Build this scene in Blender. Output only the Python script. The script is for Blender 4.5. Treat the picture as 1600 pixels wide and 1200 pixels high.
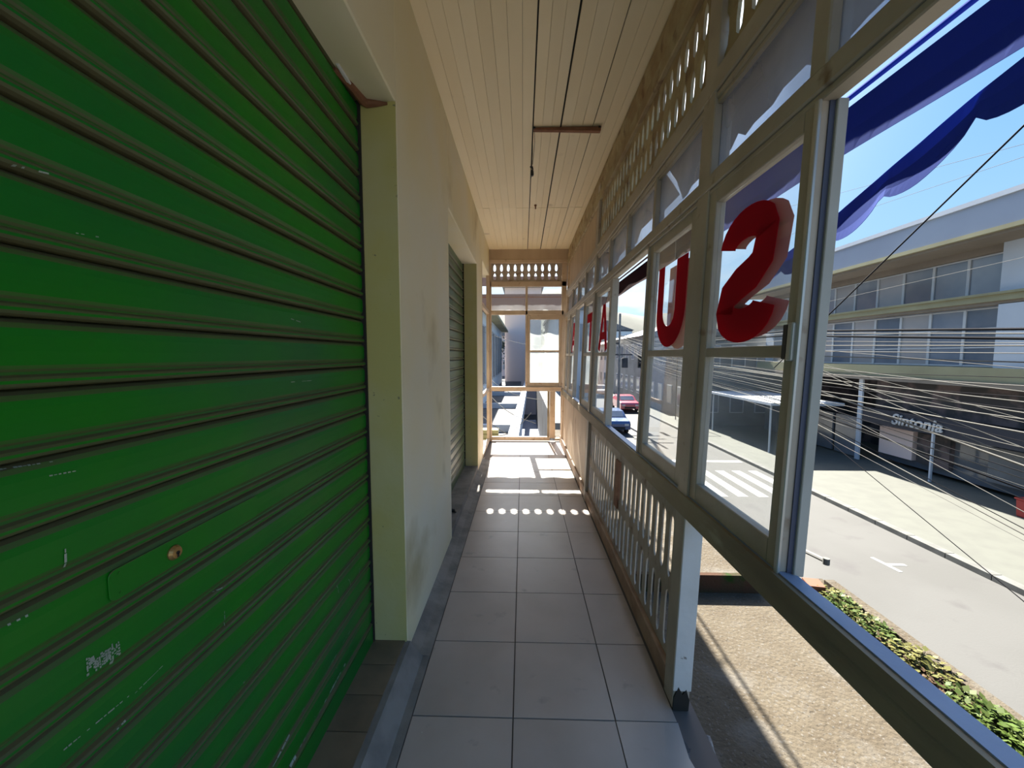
import bpy, bmesh, math, random
from mathutils import Vector, Matrix
random.seed(7)
R = math.radians
SC = bpy.context.scene
C = SC.collection
for o in list(bpy.data.objects):
    bpy.data.objects.remove(o)

# ------------------------------------------------------------ camera, sky, sun, exposure
PITCH, YAW, F = 4.28, 1.62, 600.0
cam_d = bpy.data.cameras.new('camera'); cam = bpy.data.objects.new('camera', cam_d); C.objects.link(cam)
cam.location = (0, 0, 1.6); cam.rotation_euler = (R(90 - PITCH), 0, R(YAW))
cam_d.sensor_width = 36; cam_d.lens = F / 1600 * 36; cam_d.clip_start = 0.02; cam_d.clip_end = 1000
SC.camera = cam
SC.view_settings.view_transform = 'Standard'; SC.view_settings.look = 'None'
SC.view_settings.gamma = 1; SC.view_settings.use_curve_mapping = False
SC.view_settings.exposure = 1.15

w = bpy.data.worlds.new('sky'); SC.world = w; w.use_nodes = True
nt = w.node_tree; nt.nodes.clear()
out = nt.nodes.new('ShaderNodeOutputWorld'); bg = nt.nodes.new('ShaderNodeBackground')
tc = nt.nodes.new('ShaderNodeTexCoord'); sp = nt.nodes.new('ShaderNodeSeparateXYZ')
rp = nt.nodes.new('ShaderNodeValToRGB')
nt.links.new(tc.outputs['Generated'], sp.inputs[0]); nt.links.new(sp.outputs['Z'], rp.inputs[0])
el = rp.color_ramp.elements
el[0].position = 0.0; el[0].color = (0.62, 0.78, 0.95, 1)
el[1].position = 1.0; el[1].color = (0.11, 0.29, 0.78, 1)
e = el.new(0.14); e.color = (0.42, 0.70, 0.98, 1)
e = el.new(0.45); e.color = (0.19, 0.48, 0.93, 1)
# a bank of cloud low over the hills
nz = nt.nodes.new('ShaderNodeTexNoise'); nz.inputs['Scale'].default_value = 5; nz.inputs['Detail'].default_value = 6
mp = nt.nodes.new('ShaderNodeMapping'); mp.inputs['Scale'].default_value = (1, 1, 3)
nt.links.new(tc.outputs['Generated'], mp.inputs[0]); nt.links.new(mp.outputs[0], nz.inputs[0])
cr = nt.nodes.new('ShaderNodeValToRGB'); cr.color_ramp.elements[0].position = .48; cr.color_ramp.elements[1].position = .62
nt.links.new(nz.outputs[0], cr.inputs[0])
band = nt.nodes.new('ShaderNodeValToRGB')
b = band.color_ramp.elements; b[0].position = 0.0; b[0].color = (1, 1, 1, 1); b[1].position = .20; b[1].color = (0, 0, 0, 1)
q = b.new(.13); q.color = (.8, .8, .8, 1)
nt.links.new(sp.outputs['Z'], band.inputs[0])
mu = nt.nodes.new('ShaderNodeMath'); mu.operation = 'MULTIPLY'
nt.links.new(cr.outputs[0], mu.inputs[0]); nt.links.new(band.outputs[0], mu.inputs[1])
mx = nt.nodes.new('ShaderNodeMix'); mx.data_type = 'RGBA'
nt.links.new(mu.outputs[0], mx.inputs[0]); nt.links.new(rp.outputs[0], mx.inputs[6]); mx.inputs[7].default_value = (.9, .93, .97, 1)
# the sky is whiter and brighter round the sun
SUN = Vector((.055, -1, -.93)).normalized()
dp = nt.nodes.new('ShaderNodeVectorMath'); dp.operation = 'DOT_PRODUCT'; nt.links.new(tc.outputs['Generated'], dp.inputs[0]); dp.inputs[1].default_value = -SUN
cl0 = nt.nodes.new('ShaderNodeMath'); cl0.operation = 'MAXIMUM'; cl0.inputs[1].default_value = 0; nt.links.new(dp.outputs['Value'], cl0.inputs[0])
pw0 = nt.nodes.new('ShaderNodeMath'); pw0.operation = 'POWER'; pw0.inputs[1].default_value = 12; nt.links.new(cl0.outputs[0], pw0.inputs[0])
hl0 = nt.nodes.new('ShaderNodeMix'); hl0.data_type = 'RGBA'; hl0.blend_type = 'ADD'; hl0.clamp_factor = False; hl0.clamp_result = False
nt.links.new(pw0.outputs[0], hl0.inputs[0]); nt.links.new(mx.outputs[2], hl0.inputs[6]); hl0.inputs[7].default_value = (5.0, 4.7, 4.2, 1)
nt.links.new(hl0.outputs[2], bg.inputs[0]); bg.inputs[1].default_value = .50
nt.links.new(bg.outputs[0], out.inputs[0])

sd = bpy.data.lights.new('sun', 'SUN'); sun = bpy.data.objects.new('sun', sd); C.objects.link(sun)
sd.energy = 13.0; sd.angle = R(0.53); sd.color = (1, .95, .86)
SUN = Vector((.055, -1, -.93)).normalized()
sun.rotation_euler = SUN.to_track_quat('-Z', 'Y').to_euler()

# ------------------------------------------------------------ helpers
def unproj(px, py):
    v = Vector((px - 800, -(py - 600), -F)).normalized()
    return (cam.rotation_euler.to_matrix() @ v)
def at(px, py, X=None, Y=None, Z=None):
    "the point of the world seen at pixel px,py on the plane x=X, y=Y or z=Z"
    d = unproj(px, py); c = Vector((0, 0, 1.6))
    t = X / d.x if X is not None else Y / d.y if Y is not None else (Z - 1.6) / d.z
    return c + d * t

class MB:
    def __init__(s): s.v = []; s.f = []; s.m = []
    def add(s, vs, fs, mi=0):
        n = len(s.v); s.v += [tuple(p) for p in vs]
        for f in fs: s.f.append([i + n for i in f]); s.m.append(mi)
        return s
    def box(s, x0, x1, y0, y1, z0, z1, mi=0):
        return s.add([(x0,y0,z0),(x1,y0,z0),(x1,y1,z0),(x0,y1,z0),(x0,y0,z1),(x1,y0,z1),(x1,y1,z1),(x0,y1,z1)],
              [(0,3,2,1),(4,5,6,7),(0,1,5,4),(1,2,6,5),(2,3,7,6),(3,0,4,7)], mi)
    def prism(s, poly, axis, a, b, mi=0):
        "poly: 2D outline in the plane across the axis: x->(y,z) y->(x,z) z->(x,y)"
        def P(p, t): return (t, p[0], p[1]) if axis == 'x' else (p[0], t, p[1]) if axis == 'y' else (p[0], p[1], t)
        n = len(poly)
        return s.add([P(p, a) for p in poly] + [P(p, b) for p in poly],
              [tuple(range(n)), tuple(range(2*n-1, n-1, -1))] + [(i, (i+1) % n, n+(i+1) % n, n+i) for i in range(n)], mi)
    def tube(s, pts, r, n=6, mi=0, caps=True):
        pts = [Vector(p) for p in pts]; vs = []; fs = []
        rr = r if isinstance(r, (list, tuple)) else [r] * len(pts)
        for i, p in enumerate(pts):
            d = (pts[min(i+1, len(pts)-1)] - pts[max(i-1, 0)]).normalized()
            u = d.cross(Vector((0, 0, 1)) if abs(d.z) < .95 else Vector((1, 0, 0))).normalized(); v = d.cross(u)
            for k in range(n):
                a = 2*math.pi*k/n; vs.append(p + (u*math.cos(a) + v*math.sin(a))*rr[i])
        for i in range(len(pts)-1):
            for k in range(n): fs.append((i*n+k, i*n+(k+1) % n, (i+1)*n+(k+1) % n, (i+1)*n+k))
        if caps: fs += [tuple(range(n-1, -1, -1)), tuple(range((len(pts)-1)*n, len(pts)*n))]
        return s.add(vs, fs, mi)
    def lathe(s, prof, c, axis='z', n=16, mi=0):
        vs = []; fs = []
        for (r, t) in prof:
            for k in range(n):
                a = 2*math.pi*k/n; x, y = r*math.cos(a), r*math.sin(a)
                vs.append((c[0]+x, c[1]+y, c[2]+t) if axis == 'z' else (c[0]+t, c[1]+x, c[2]+y) if axis == 'x' else (c[0]+x, c[1]+t, c[2]+y))
        for i in range(len(prof)-1):
            for k in range(n): fs.append((i*n+k, i*n+(k+1) % n, (i+1)*n+(k+1) % n, (i+1)*n+k))
        fs += [tuple(range(n)), tuple(range((len(prof)-1)*n, len(prof)*n))]
        return s.add(vs, fs, mi)
    def mesh(s, name, mats, smooth=False):
        me = bpy.data.meshes.new(name); me.from_pydata(s.v, [], s.f)
        for m_ in (mats if isinstance(mats, (list, tuple)) else [mats]): me.materials.append(m_)
        for p, mi in zip(me.polygons, s.m): p.material_index = mi
        bm = bmesh.new(); bm.from_mesh(me); bmesh.ops.recalc_face_normals(bm, faces=bm.faces[:]); bm.to_mesh(me); bm.free()
        if smooth:
            me.polygons.foreach_set('use_smooth', [True]*len(me.polygons))
        return me
    def build(s, name, mats, parent=None, loc=(0,0,0), smooth=False, bevel=0):
        o = bpy.data.objects.new(name, s.mesh(name, mats, smooth)); C.objects.link(o); o.parent = parent; o.location = loc
        if bevel:
            bv = o.modifiers.new('bevel', 'BEVEL'); bv.width = bevel; bv.segments = 1; bv.limit_method = 'ANGLE'
        return o
def link(me, name, parent=None, loc=(0,0,0)):
    o = bpy.data.objects.new(name, me); C.objects.link(o); o.parent = parent; o.location = loc; return o
def empty(name, loc=(0,0,0), rot=(0,0,0), parent=None):
    o = bpy.data.objects.new(name, None); o.empty_display_size = .1; C.objects.link(o)
    o.location = loc; o.rotation_euler = rot; o.parent = parent; return o
def tag(o, label=None, cat=None, group=None, kind=None):
    if label: o['label'] = label
    if cat: o['category'] = cat
    if group: o['group'] = group
    if kind: o['kind'] = kind
    return o
def copy_tree(o, parent=None):
    c = o.copy(); C.objects.link(c); c.parent = parent
    for ch in list(o.children): copy_tree(ch, c)
    return c

def mat(name, col, rough=.6, col2=None, scale=8, lo=.4, hi=.65, detail=5, bump=0, bscale=60, metal=0, spots=None, stretch=None, rnd=0, spec=.5, coat=0):
    """principled material: base colour varied by noise to col2; spots=(colour, scale, threshold lo, hi); rnd = tint spread between objects"""
    m = bpy.data.materials.new(name); m.use_nodes = True; t = m.node_tree; N = t.nodes; L = t.links
    p = N['Principled BSDF']; p.inputs['Roughness'].default_value = rough; p.inputs['Metallic'].default_value = metal
    p.inputs['Specular IOR Level'].default_value = spec; p.inputs['Coat Weight'].default_value = coat
    tcn = N.new('ShaderNodeTexCoord'); vec = tcn.outputs['Object']
    if stretch:
        mpn = N.new('ShaderNodeMapping'); mpn.inputs['Scale'].default_value = stretch; L.new(vec, mpn.inputs[0]); vec = mpn.outputs[0]
    if rnd:
        oi = N.new('ShaderNodeObjectInfo'); va = N.new('ShaderNodeVectorMath'); va.operation = 'MULTIPLY_ADD'
        cb = N.new('ShaderNodeCombineXYZ')
        for i in range(3): L.new(oi.outputs['Random'], cb.inputs[i])
        L.new(cb.outputs[0], va.inputs[0]); va.inputs[1].default_value = (37, 53, 71); L.new(vec, va.inputs[2]); vec = va.outputs[0]
    cur = None
    if col2:
        n = N.new('ShaderNodeTexNoise'); n.inputs['Scale'].default_value = scale; n.inputs['Detail'].default_value = detail; L.new(vec, n.inputs[0])
        r = N.new('ShaderNodeMapRange'); r.inputs[1].default_value = lo; r.inputs[2].default_value = hi; L.new(n.outputs[0], r.inputs[0])
        x = N.new('ShaderNodeMix'); x.data_type = 'RGBA'; x.inputs[6].default_value = (*col, 1); x.inputs[7].default_value = (*col2, 1)
        L.new(r.outputs[0], x.inputs[0]); cur = x.outputs[2]
    if spots:
        for sp_ in (spots if isinstance(spots, list) else [spots]):
            n = N.new('ShaderNodeTexNoise'); n.inputs['Scale'].default_value = sp_[1]; n.inputs['Detail'].default_value = 8; L.new(vec, n.inputs[0])
            r = N.new('ShaderNodeMapRange'); r.inputs[1].default_value = sp_[2]; r.inputs[2].default_value = sp_[3]; L.new(n.outputs[0], r.inputs[0])
            x = N.new('ShaderNodeMix'); x.data_type = 'RGBA'; x.inputs[7].default_value = (*sp_[0], 1)
            if cur: L.new(cur, x.inputs[6])
            else: x.inputs[6].default_value = (*col, 1)
            L.new(r.outputs[0], x.inputs[0]); cur = x.outputs[2]
    if rnd:
        h = N.new('ShaderNodeHueSaturation'); mr = N.new('ShaderNodeMapRange'); mr.inputs[3].default_value = 1-rnd; mr.inputs[4].default_value = 1+rnd
        L.new(oi.outputs['Random'], mr.inputs[0]); L.new(mr.outputs[0], h.inputs['Value'])
        if cur: L.new(cur, h.inputs['Color'])
        else: h.inputs['Color'].default_value = (*col, 1)
        cur = h.outputs[0]
    if cur: L.new(cur, p.inputs['Base Color'])
    else: p.inputs['Base Color'].default_value = (*col, 1)
    if bump:
        n = N.new('ShaderNodeTexNoise'); n.inputs['Scale'].default_value = bscale; n.inputs['Detail'].default_value = 6; L.new(vec, n.inputs[0])
        bn = N.new('ShaderNodeBump'); bn.inputs['Strength'].default_value = bump; bn.inputs['Distance'].default_value = .01
        L.new(n.outputs[0], bn.inputs['Height']); L.new(bn.outputs[0], p.inputs['Normal'])
    return m

def glass(name, tint, dirt, dirtcol=(.75,.78,.8), scale=3, trans=.5):
    "thin window pane: clear pane with reflections and a film of dust"
    m = bpy.data.materials.new(name); m.use_nodes = True; t = m.node_tree; N = t.nodes; L = t.links; N.clear()
    o = N.new('ShaderNodeOutputMaterial'); tr = N.new('ShaderNodeBsdfTransparent'); tr.inputs[0].default_value = (*tint, 1)
    gl = N.new('ShaderNodeBsdfGlossy'); gl.inputs['Roughness'].default_value = .03
    fr = N.new('ShaderNodeFresnel'); gg = N.new('ShaderNodeNewGeometry'); mi_ = N.new('ShaderNodeMapRange')
    mi_.inputs[3].default_value = 1.42; mi_.inputs[4].default_value = 1/1.42; L.new(gg.outputs['Backfacing'], mi_.inputs[0]); L.new(mi_.outputs[0], fr.inputs[0])
    m1 = N.new('ShaderNodeMixShader'); L.new(fr.outputs[0], m1.inputs[0]); L.new(tr.outputs[0], m1.inputs[1]); L.new(gl.outputs[0], m1.inputs[2])
    df = N.new('ShaderNodeBsdfDiffuse'); df.inputs[0].default_value = (*dirtcol, 1)
    tl = N.new('ShaderNodeBsdfTranslucent'); tl.inputs[0].default_value = (*dirtcol, 1)
    m0 = N.new('ShaderNodeMixShader'); m0.inputs[0].default_value = trans; L.new(df.outputs[0], m0.inputs[1]); L.new(tl.outputs[0], m0.inputs[2])
    tcn = N.new('ShaderNodeTexCoord'); n = N.new('ShaderNodeTexNoise'); n.inputs['Scale'].default_value = scale; n.inputs['Detail'].default_value = 6
    L.new(tcn.outputs['Object'], n.inputs[0])
    r = N.new('ShaderNodeMapRange'); r.inputs[1].default_value = .35; r.inputs[2].default_value = .75
    r.inputs[3].default_value = dirt*.6; r.inputs[4].default_value = dirt*1.6; L.new(n.outputs[0], r.inputs[0])
    m2 = N.new('ShaderNodeMixShader'); L.new(r.outputs[0], m2.inputs[0]); L.new(m1.outputs[0], m2.inputs[1]); L.new(m0.outputs[0], m2.inputs[2])
    L.new(m2.outputs[0], o.inputs[0])
    return m

def cloth_mat(name, col, thru):
    m = bpy.data.materials.new(name); m.use_nodes = True; t = m.node_tree; N = t.nodes; L = t.links
    p = N['Principled BSDF']; o = N['Material Output']; p.inputs['Base Color'].default_value = (*col, 1); p.inputs['Roughness'].default_value = .9; p.inputs['Specular IOR Level'].default_value = .1
    tl = N.new('ShaderNodeBsdfTranslucent'); tl.inputs[0].default_value = (*thru, 1)
    x = N.new('ShaderNodeMixShader'); x.inputs[0].default_value = .45; L.new(p.outputs[0], x.inputs[1]); L.new(tl.outputs[0], x.inputs[2]); L.new(x.outputs[0], o.inputs[0])
    return m

def shutter_mat(name, col, col2, dust, wear):
    """slat paint: gloss green enamel, dust brown on faces turned up or down, scattered chips"""
    m = bpy.data.materials.new(name); m.use_nodes = True; t = m.node_tree; N = t.nodes; L = t.links
    p = N['Principled BSDF']; p.inputs['Roughness'].default_value = .38; p.inputs['Specular IOR Level'].default_value = .32
    ob = N.new('ShaderNodeTexCoord'); geo = N.new('ShaderNodeNewGeometry')
    n = N.new('ShaderNodeTexNoise'); n.inputs['Scale'].default_value = 1.6; n.inputs['Detail'].default_value = 4; L.new(geo.outputs['Position'], n.inputs[0])
    r = N.new('ShaderNodeMapRange'); r.inputs[1].default_value = .35; r.inputs[2].default_value = .65; L.new(n.outputs[0], r.inputs[0])
    x = N.new('ShaderNodeMix'); x.data_type = 'RGBA'; x.inputs[6].default_value = (*col, 1); x.inputs[7].default_value = (*col2, 1); L.new(r.outputs[0], x.inputs[0])
    # dust brown on ledges, the same brown on undersides
    s_ = N.new('ShaderNodeSeparateXYZ'); L.new(geo.outputs['True Normal'], s_.inputs[0])
    ab = N.new('ShaderNodeMath'); ab.operation = 'ABSOLUTE'; L.new(s_.outputs['Z'], ab.inputs[0])
    r2 = N.new('ShaderNodeMapRange'); r2.inputs[1].default_value = .25; r2.inputs[2].default_value = .6; r2.inputs[4].default_value = .85; L.new(ab.outputs[0], r2.inputs[0])
    x2 = N.new('ShaderNodeMix'); x2.data_type = 'RGBA'; x2.inputs[7].default_value = (*dust, 1); L.new(r2.outputs[0], x2.inputs[0]); L.new(x.outputs[2], x2.inputs[6])
    # chips and scrapes, more of them low down
    mp_ = N.new('ShaderNodeMapping'); mp_.inputs['Scale'].default_value = (1, 1, 2.2); L.new(geo.outputs['Position'], mp_.inputs[0])
    n3 = N.new('ShaderNodeTexNoise'); n3.inputs['Scale'].default_value = 16; n3.inputs['Detail'].default_value = 10; n3.inputs['Roughness'].default_value = .7; L.new(mp_.outputs[0], n3.inputs[0])
    sz = N.new('ShaderNodeSeparateXYZ'); L.new(geo.outputs['Position'], sz.inputs[0])
    rz = N.new('ShaderNodeMapRange'); rz.inputs[1].default_value = 0; rz.inputs[2].default_value = 2.2; rz.inputs[3].default_value = wear; rz.inputs[4].default_value = -.02; L.new(sz.outputs['Z'], rz.inputs[0])
    ad = N.new('ShaderNodeMath'); L.new(n3.outputs[0], ad.inputs[0]); L.new(rz.outputs[0], ad.inputs[1])
    r3 = N.new('ShaderNodeMapRange'); r3.inputs[1].default_value = .735; r3.inputs[2].default_value = .76; L.new(ad.outputs[0], r3.inputs[0])
    x3 = N.new('ShaderNodeMix'); x3.data_type = 'RGBA'; x3.inputs[7].default_value = (.42, .50, .40, 1); L.new(r3.outputs[0], x3.inputs[0]); L.new(x2.outputs[2], x3.inputs[6])
    L.new(x3.outputs[2], p.inputs['Base Color'])
    return m

M = {}
M['green'] = shutter_mat('green_enamel', (.006, .215, .005), (.008, .15, .022), (.13, .095, .06), .05)
M['green_far'] = shutter_mat('faded_green_enamel', (.075, .13, .060), (.10, .15, .085), (.20, .19, .14), .0)
M['cream'] = mat('cream_wall_paint', (.82, .72, .45), .75, (.82, .76, .60), 1.1, .35, .65, bump=.12, bscale=18,
                 spots=[((.48, .38, .17), 1.3, .60, .78)])
M['yellow'] = mat('olive_yellow_paint', (.56, .49, .17), .6, (.58, .53, .27), 2, bump=.15, bscale=25, spots=((.25, .23, .12), 30, .70, .74))
M['ceil'] = mat('cream_ceiling_paint', (.84, .71, .47), .6, (.87, .75, .52), 1.2, bump=.05, bscale=20, spots=((.45, .33, .20), 3.1, .68, .85), rnd=.03)
M['dark'] = mat('dark_gap', (.02, .018, .015), .9)
M['tile'] = mat('beige_floor_tile', (.48, .405, .36), .34, (.42, .35, .305), 3.2, .4, .7, spots=[((.27, .24, .22), 7, .66, .80), ((.62, .60, .58), 40, .74, .78)], rnd=.05, bump=.03, bscale=200)
M['grout'] = mat('dark_grout', (.12, .10, .09), .9)
M['cement'] = mat('grey_cement', (.27, .25, .23), .8, (.17, .16, .15), 6, bump=.4, bscale=30)
M['brown_tile'] = mat('brown_step_tile', (.24, .17, .115), .45, (.18, .13, .09), 8, rnd=.08, bump=.05)
M['frame'] = mat('grey_cream_window_paint', (.47, .41, .335), .55, (.38, .32, .25), 4, .35, .7, bump=.15, bscale=40, spots=[((.22, .14, .08), 9, .64, .76)])
M['frame_end'] = mat('peach_window_paint', (.60, .46, .33), .6, (.50, .37, .25), 5, .35, .7, bump=.15, bscale=40, spots=[((.30, .17, .09), 8, .62, .76)])
M['lattice'] = mat('grey_fretwork_paint', (.45, .385, .32), .7, (.36, .29, .22), 5, bump=.2, bscale=40, spots=((.22, .14, .09), 12, .60, .72), rnd=.08)
M['lattice_top'] = mat('stained_fretwork_paint', (.45, .37, .22), .7, (.33, .23, .12), 6, bump=.2, bscale=40, spots=((.18, .10, .05), 9, .58, .72), rnd=.1)
M['tanboard'] = mat('tan_board_paint', (.55, .42, .29), .6, (.45, .33, .22), 3, bump=.15, bscale=30, spots=((.24, .15, .09), 6, .64, .78), stretch=(1, 1, .4))
M['rust_base'] = mat('rusty_skirting', (.36, .24, .155), .65, (.25, .15, .09), 7, bump=.2, bscale=40)
M['white_post'] = mat('chipped_white_paint', (.68, .67, .66), .6, (.60, .59, .57), 5, spots=((.12, .10, .08), 14, .70, .73), bump=.15, bscale=30)
M['sill'] = mat('weathered_sill_wood', (0.323, 0.264, 0.170), .7, (0.221, 0.170, 0.111), 5, bump=.3, bscale=40, spots=((0.510, 0.459, 0.340), 9, .64, .75), stretch=(1, .3, 1))
M['flash'] = mat('blue_grey_flashing', (.30, .36, .50), .45, (.24, .29, .42), 4, bump=.1)
M['silver'] = mat('grey_aluminium', (.50, .50, .48), .35, metal=.5)
M['glass'] = glass('window_glass', (.97, .98, .98), .055)
M['glass_dirty'] = glass('dusty_transom_glass', (.80, .84, .90), .42, (.62, .60, .60), 1.5, .6)
M['glass_end'] = glass('dusty_end_glass', (.92, .95, .95), .20, (.80, .82, .78), 2.5, .6)
M['red'] = cloth_mat('red_letter_film', (.60, .015, .04), (.75, .03, .07))
M['pink'] = cloth_mat('pink_letter_film', (.50, .10, .10), (.70, .20, .2))
M['rust'] = mat('rust_stain_wood', (.27, .12, .06), .8, (.20, .08, .04), 12, bump=.3)
M['brass'] = mat('old_brass', (.45, .27, .10), .4, metal=.7)
M['black'] = mat('black_plastic', (.015, .015, .015), .5)
M['blue_cloth'] = cloth_mat('blue_awning_canvas', (.065, .11, .42), (.06, .12, .50))
M['maroon_cloth'] = cloth_mat('maroon_awning_canvas', (.085, .035, .04), (.10, .05, .055))
M['grey_cloth'] = cloth_mat('grey_awning_canvas', (.20, .17, .18), (.22, .19, .20))
M['slab'] = mat('rough_concrete', (.094, .078, .055), .95, (.075, .060, .041), 5, .35, .65, bump=1.0, bscale=45, spots=[((.115, .103, .085), 4, .52, .68), ((.12, .11, .095), 60, .58, .66), ((.035, .03, .024), 70, .66, .72)], spec=.2)
M['brick_red'] = mat('mossy_brick', (.065, .035, .022), .9, (.045, .04, .022), 8, bump=.5, spots=((.02, .045, .01), 6, .58, .68), spec=.1)
M['asphalt'] = mat('pale_asphalt', (0.077, 0.076, 0.071), .85, (0.068, 0.067, 0.062), .5, bump=.2, bscale=30, spots=((0.059, 0.056, 0.054), 1.3, .60, .75))
M['sidewalk'] = mat('pale_sidewalk_paving', (0.095, 0.098, 0.082), .85, (0.085, 0.087, 0.074), 2, bump=.2, bscale=10, rnd=.03)
M['kerb'] = mat('kerb_stone', (0.130, 0.130, 0.118), .85, (0.095, 0.095, 0.087), 3)
M['mark'] = mat('white_road_paint', (0.326, 0.326, 0.304), .7, (0.262, 0.262, 0.246), 4)
M['b_white'] = mat('white_render', (0.480, 0.511, 0.557), .8, (0.434, 0.465, 0.511), .6)
M['b_fascia'] = mat('grey_blue_fascia', (0.310, 0.341, 0.403), .7, (0.279, 0.302, 0.364), .4)
M['b_yellow'] = mat('yellow_ochre_ledge', (0.300, 0.276, 0.162), .8, (0.252, 0.228, 0.132), .8)
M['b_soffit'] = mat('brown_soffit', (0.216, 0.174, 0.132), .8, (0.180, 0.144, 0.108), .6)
M['b_glass'] = mat('facade_glass', (.10, .12, .15), .12, (.17, .18, .20), .5, spec=.8, rnd=.3)
M['b_blind'] = mat('blind_behind_glass', (.30, .28, .27), .3, (.26, .25, .25), .8, rnd=.2)
M['b_frame'] = mat('white_mullion', (0.434, 0.441, 0.448), .6)
M['shop_dark'] = mat('dark_shop_board', (.018, .022, .035), .4)
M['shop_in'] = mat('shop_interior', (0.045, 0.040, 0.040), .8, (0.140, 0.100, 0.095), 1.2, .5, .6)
M['grey_wall'] = mat('grey_render', (0.180, 0.180, 0.180), .85, (0.135, 0.135, 0.135), 1)
M['pink_wall'] = mat('pink_render', (.78, .60, .54), .85) if 1 else mat('x', (0.450, 0.342, 0.297), .85, (0.405, 0.315, 0.279), .8)
M['pale_wall'] = mat('pale_blue_render', (.66, .72, .76), .8) if 1 else mat('x', (0.406, 0.452, 0.484), .8, (0.359, 0.406, 0.429), 1)
M['roof'] = mat('grey_roof_sheet', (0.165, 0.165, 0.170), .7, (0.125, 0.125, 0.130), 1)
M['roof_dark'] = mat('dark_roof', (0.050, 0.050, 0.055), .8, (0.080, 0.075, 0.075), 2)
M['timber'] = mat('yellow_timber', (0.406, 0.350, 0.154), .7, (0.315, 0.280, 0.112), 6, rnd=.12)
M['leaf'] = mat('green_leaf', (0.047, 0.083, 0.012), .55, (0.078, 0.102, 0.024), 9, rnd=.15, spec=.15)
M['leaf2'] = mat('yellow_leaf', (0.098, 0.101, 0.026), .55, (0.130, 0.115, 0.036), 9, rnd=.15, spec=.15)
M['leaf3'] = mat('dry_leaf', (0.106, 0.064, 0.034), .7, (0.067, 0.045, 0.028), 9, rnd=.15, spec=.15)
M['cable_l'] = mat('pale_grey_cable', (.17, .165, .15), .9, spec=.15)  # pale grey is the cable's own colour
M['cable_d'] = mat('black_cable', (.012, .012, .015), .9, spec=.1)
M['car_red'] = mat('red_car_paint', (.42, .08, .11), .25, coat=.6)
M['car_blue'] = mat('blue_car_paint', (.05, .09, .20), .25, coat=.6)
M['car_white'] = mat('white_car_paint', (.6, .6, .6), .25, coat=.6)
M['tyre'] = mat('tyre_rubber', (.02, .02, .02), .8)
M['hill'] = mat('wooded_hill', (0.019, 0.027, 0.014), .9, (0.035, 0.038, 0.025), .12, bump=.5)
M['terracotta'] = mat('terracotta', (0.162, 0.050, 0.020), .7)
M['seafoam'] = mat('pale_green_shopfront', (0.252, 0.330, 0.270), .6, (0.300, 0.372, 0.312), 1)

HC = 3.49            # ceiling height
XL, XR = -.61, .68   # inner faces of the walls at floor level
LEAN = math.atan(.035)
YE = 7.05            # end frame

# ------------------------------------------------------------ floor
fl = MB().box(XL-.35, XR+.10, -2.2, YE+.12, -.30, -.006).build('floor', M['grout'])
tag(fl, 'walkway floor of square beige ceramic tiles', 'floor', kind='structure')
xs = [(-.49, -.04), (-.04, .41), (.41, XR+.0)]
tm = []
for (a, b_) in xs:
    g = .003
    tm.append(MB().box(a+g, b_-g, g, .45-g, -.006, 0).mesh('tile', M['tile']))
for k in range(-8, 13):
    y = 1.583 + .45*k
    if y + .45 > YE + .3: continue
    for j in range(3):
        if j == 2 and y < 1.2:      # broken edge by the missing parapet
            continue
        t = link(tm[j], 'tile', fl, (0, y, random.uniform(-.0006, .0006)))
for k, (w_, jag) in enumerate([(.675, .02), (.67, .02), (.68, .015), (.66, .02), (.675, .02), (.67, 0), (.68, 0)]):
    y = 1.583 - .45*(k+1)
    poly = [(.4122, y+.0022), (w_, y+.0022), (w_+jag, y+.15), (w_-jag*.5, y+.3), (w_+.005, y+.4478), (.4122, y+.4478)]
    MB().prism(poly, 'z', -.006, 0).build('tile', M['tile'], fl)
MB().prism([(XL, 0), (-.492, 0), (-.492, .001), (-.55, .008), (XL, .03)], 'y', 1.92, 5.75).build('cement_fillet', M['cement'], fl)
MB().prism([(-.60, .08), (-.595, .085), (-.53, .0), (-.492, .001), (-.492, -.006), (-.62, -.006)], 'y', -2.2, 1.92).build('cement_fillet', M['cement'], fl)
# crumbled cement where the parapet is missing
crumb = MB(); nu_, nv_ = 10, 90
from mathutils import noise
for j in range(nv_+1):
    for i in range(nu_+1):
        u = i/nu_; x = XR - .02 + .19*u; y = -.6 + 2.25*j/nv_
        n_ = noise.fractal(Vector((x*14, y*9, 3.3)), 1, 2, 4)
        crumb.v.append((x + .02*n_*u, y, -.004 - .035*u - .10*u*u + .035*n_*min(1, u*3)))
for j in range(nv_):
    for i in range(nu_):
        k = j*(nu_+1)+i; crumb.f.append([k, k+1, k+nu_+2, k+nu_+1]); crumb.m.append(0)
crumb.box(XR-.0, XR+.14, -2.2, 1.66, -.34, -.16)
tag(crumb.build('broken_mortar', mat('broken_mortar', (.30, .29, .28), .95, (.07, .065, .065), 14, .42, .58, bump=.6, bscale=40), fl), kind='stuff')
# raised step in front of the shutters
st = MB().box(-1.0, -.595, -2.2, 1.92, -.02, .084).box(-1.0, -.612, 3.2, 5.15, -.02, .09).build('floor_step', M['cement'])
tag(st, 'low raised cement step under the green shutters', 'step', kind='structure')
sm = MB().box(-.796, -.622, .002, .166, .084, .091).mesh('brown_tile', M['brown_tile'])
for k in range(24):
    link(sm, 'brown_tile', st, (0, 1.752 - .168*k, 0))

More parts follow.
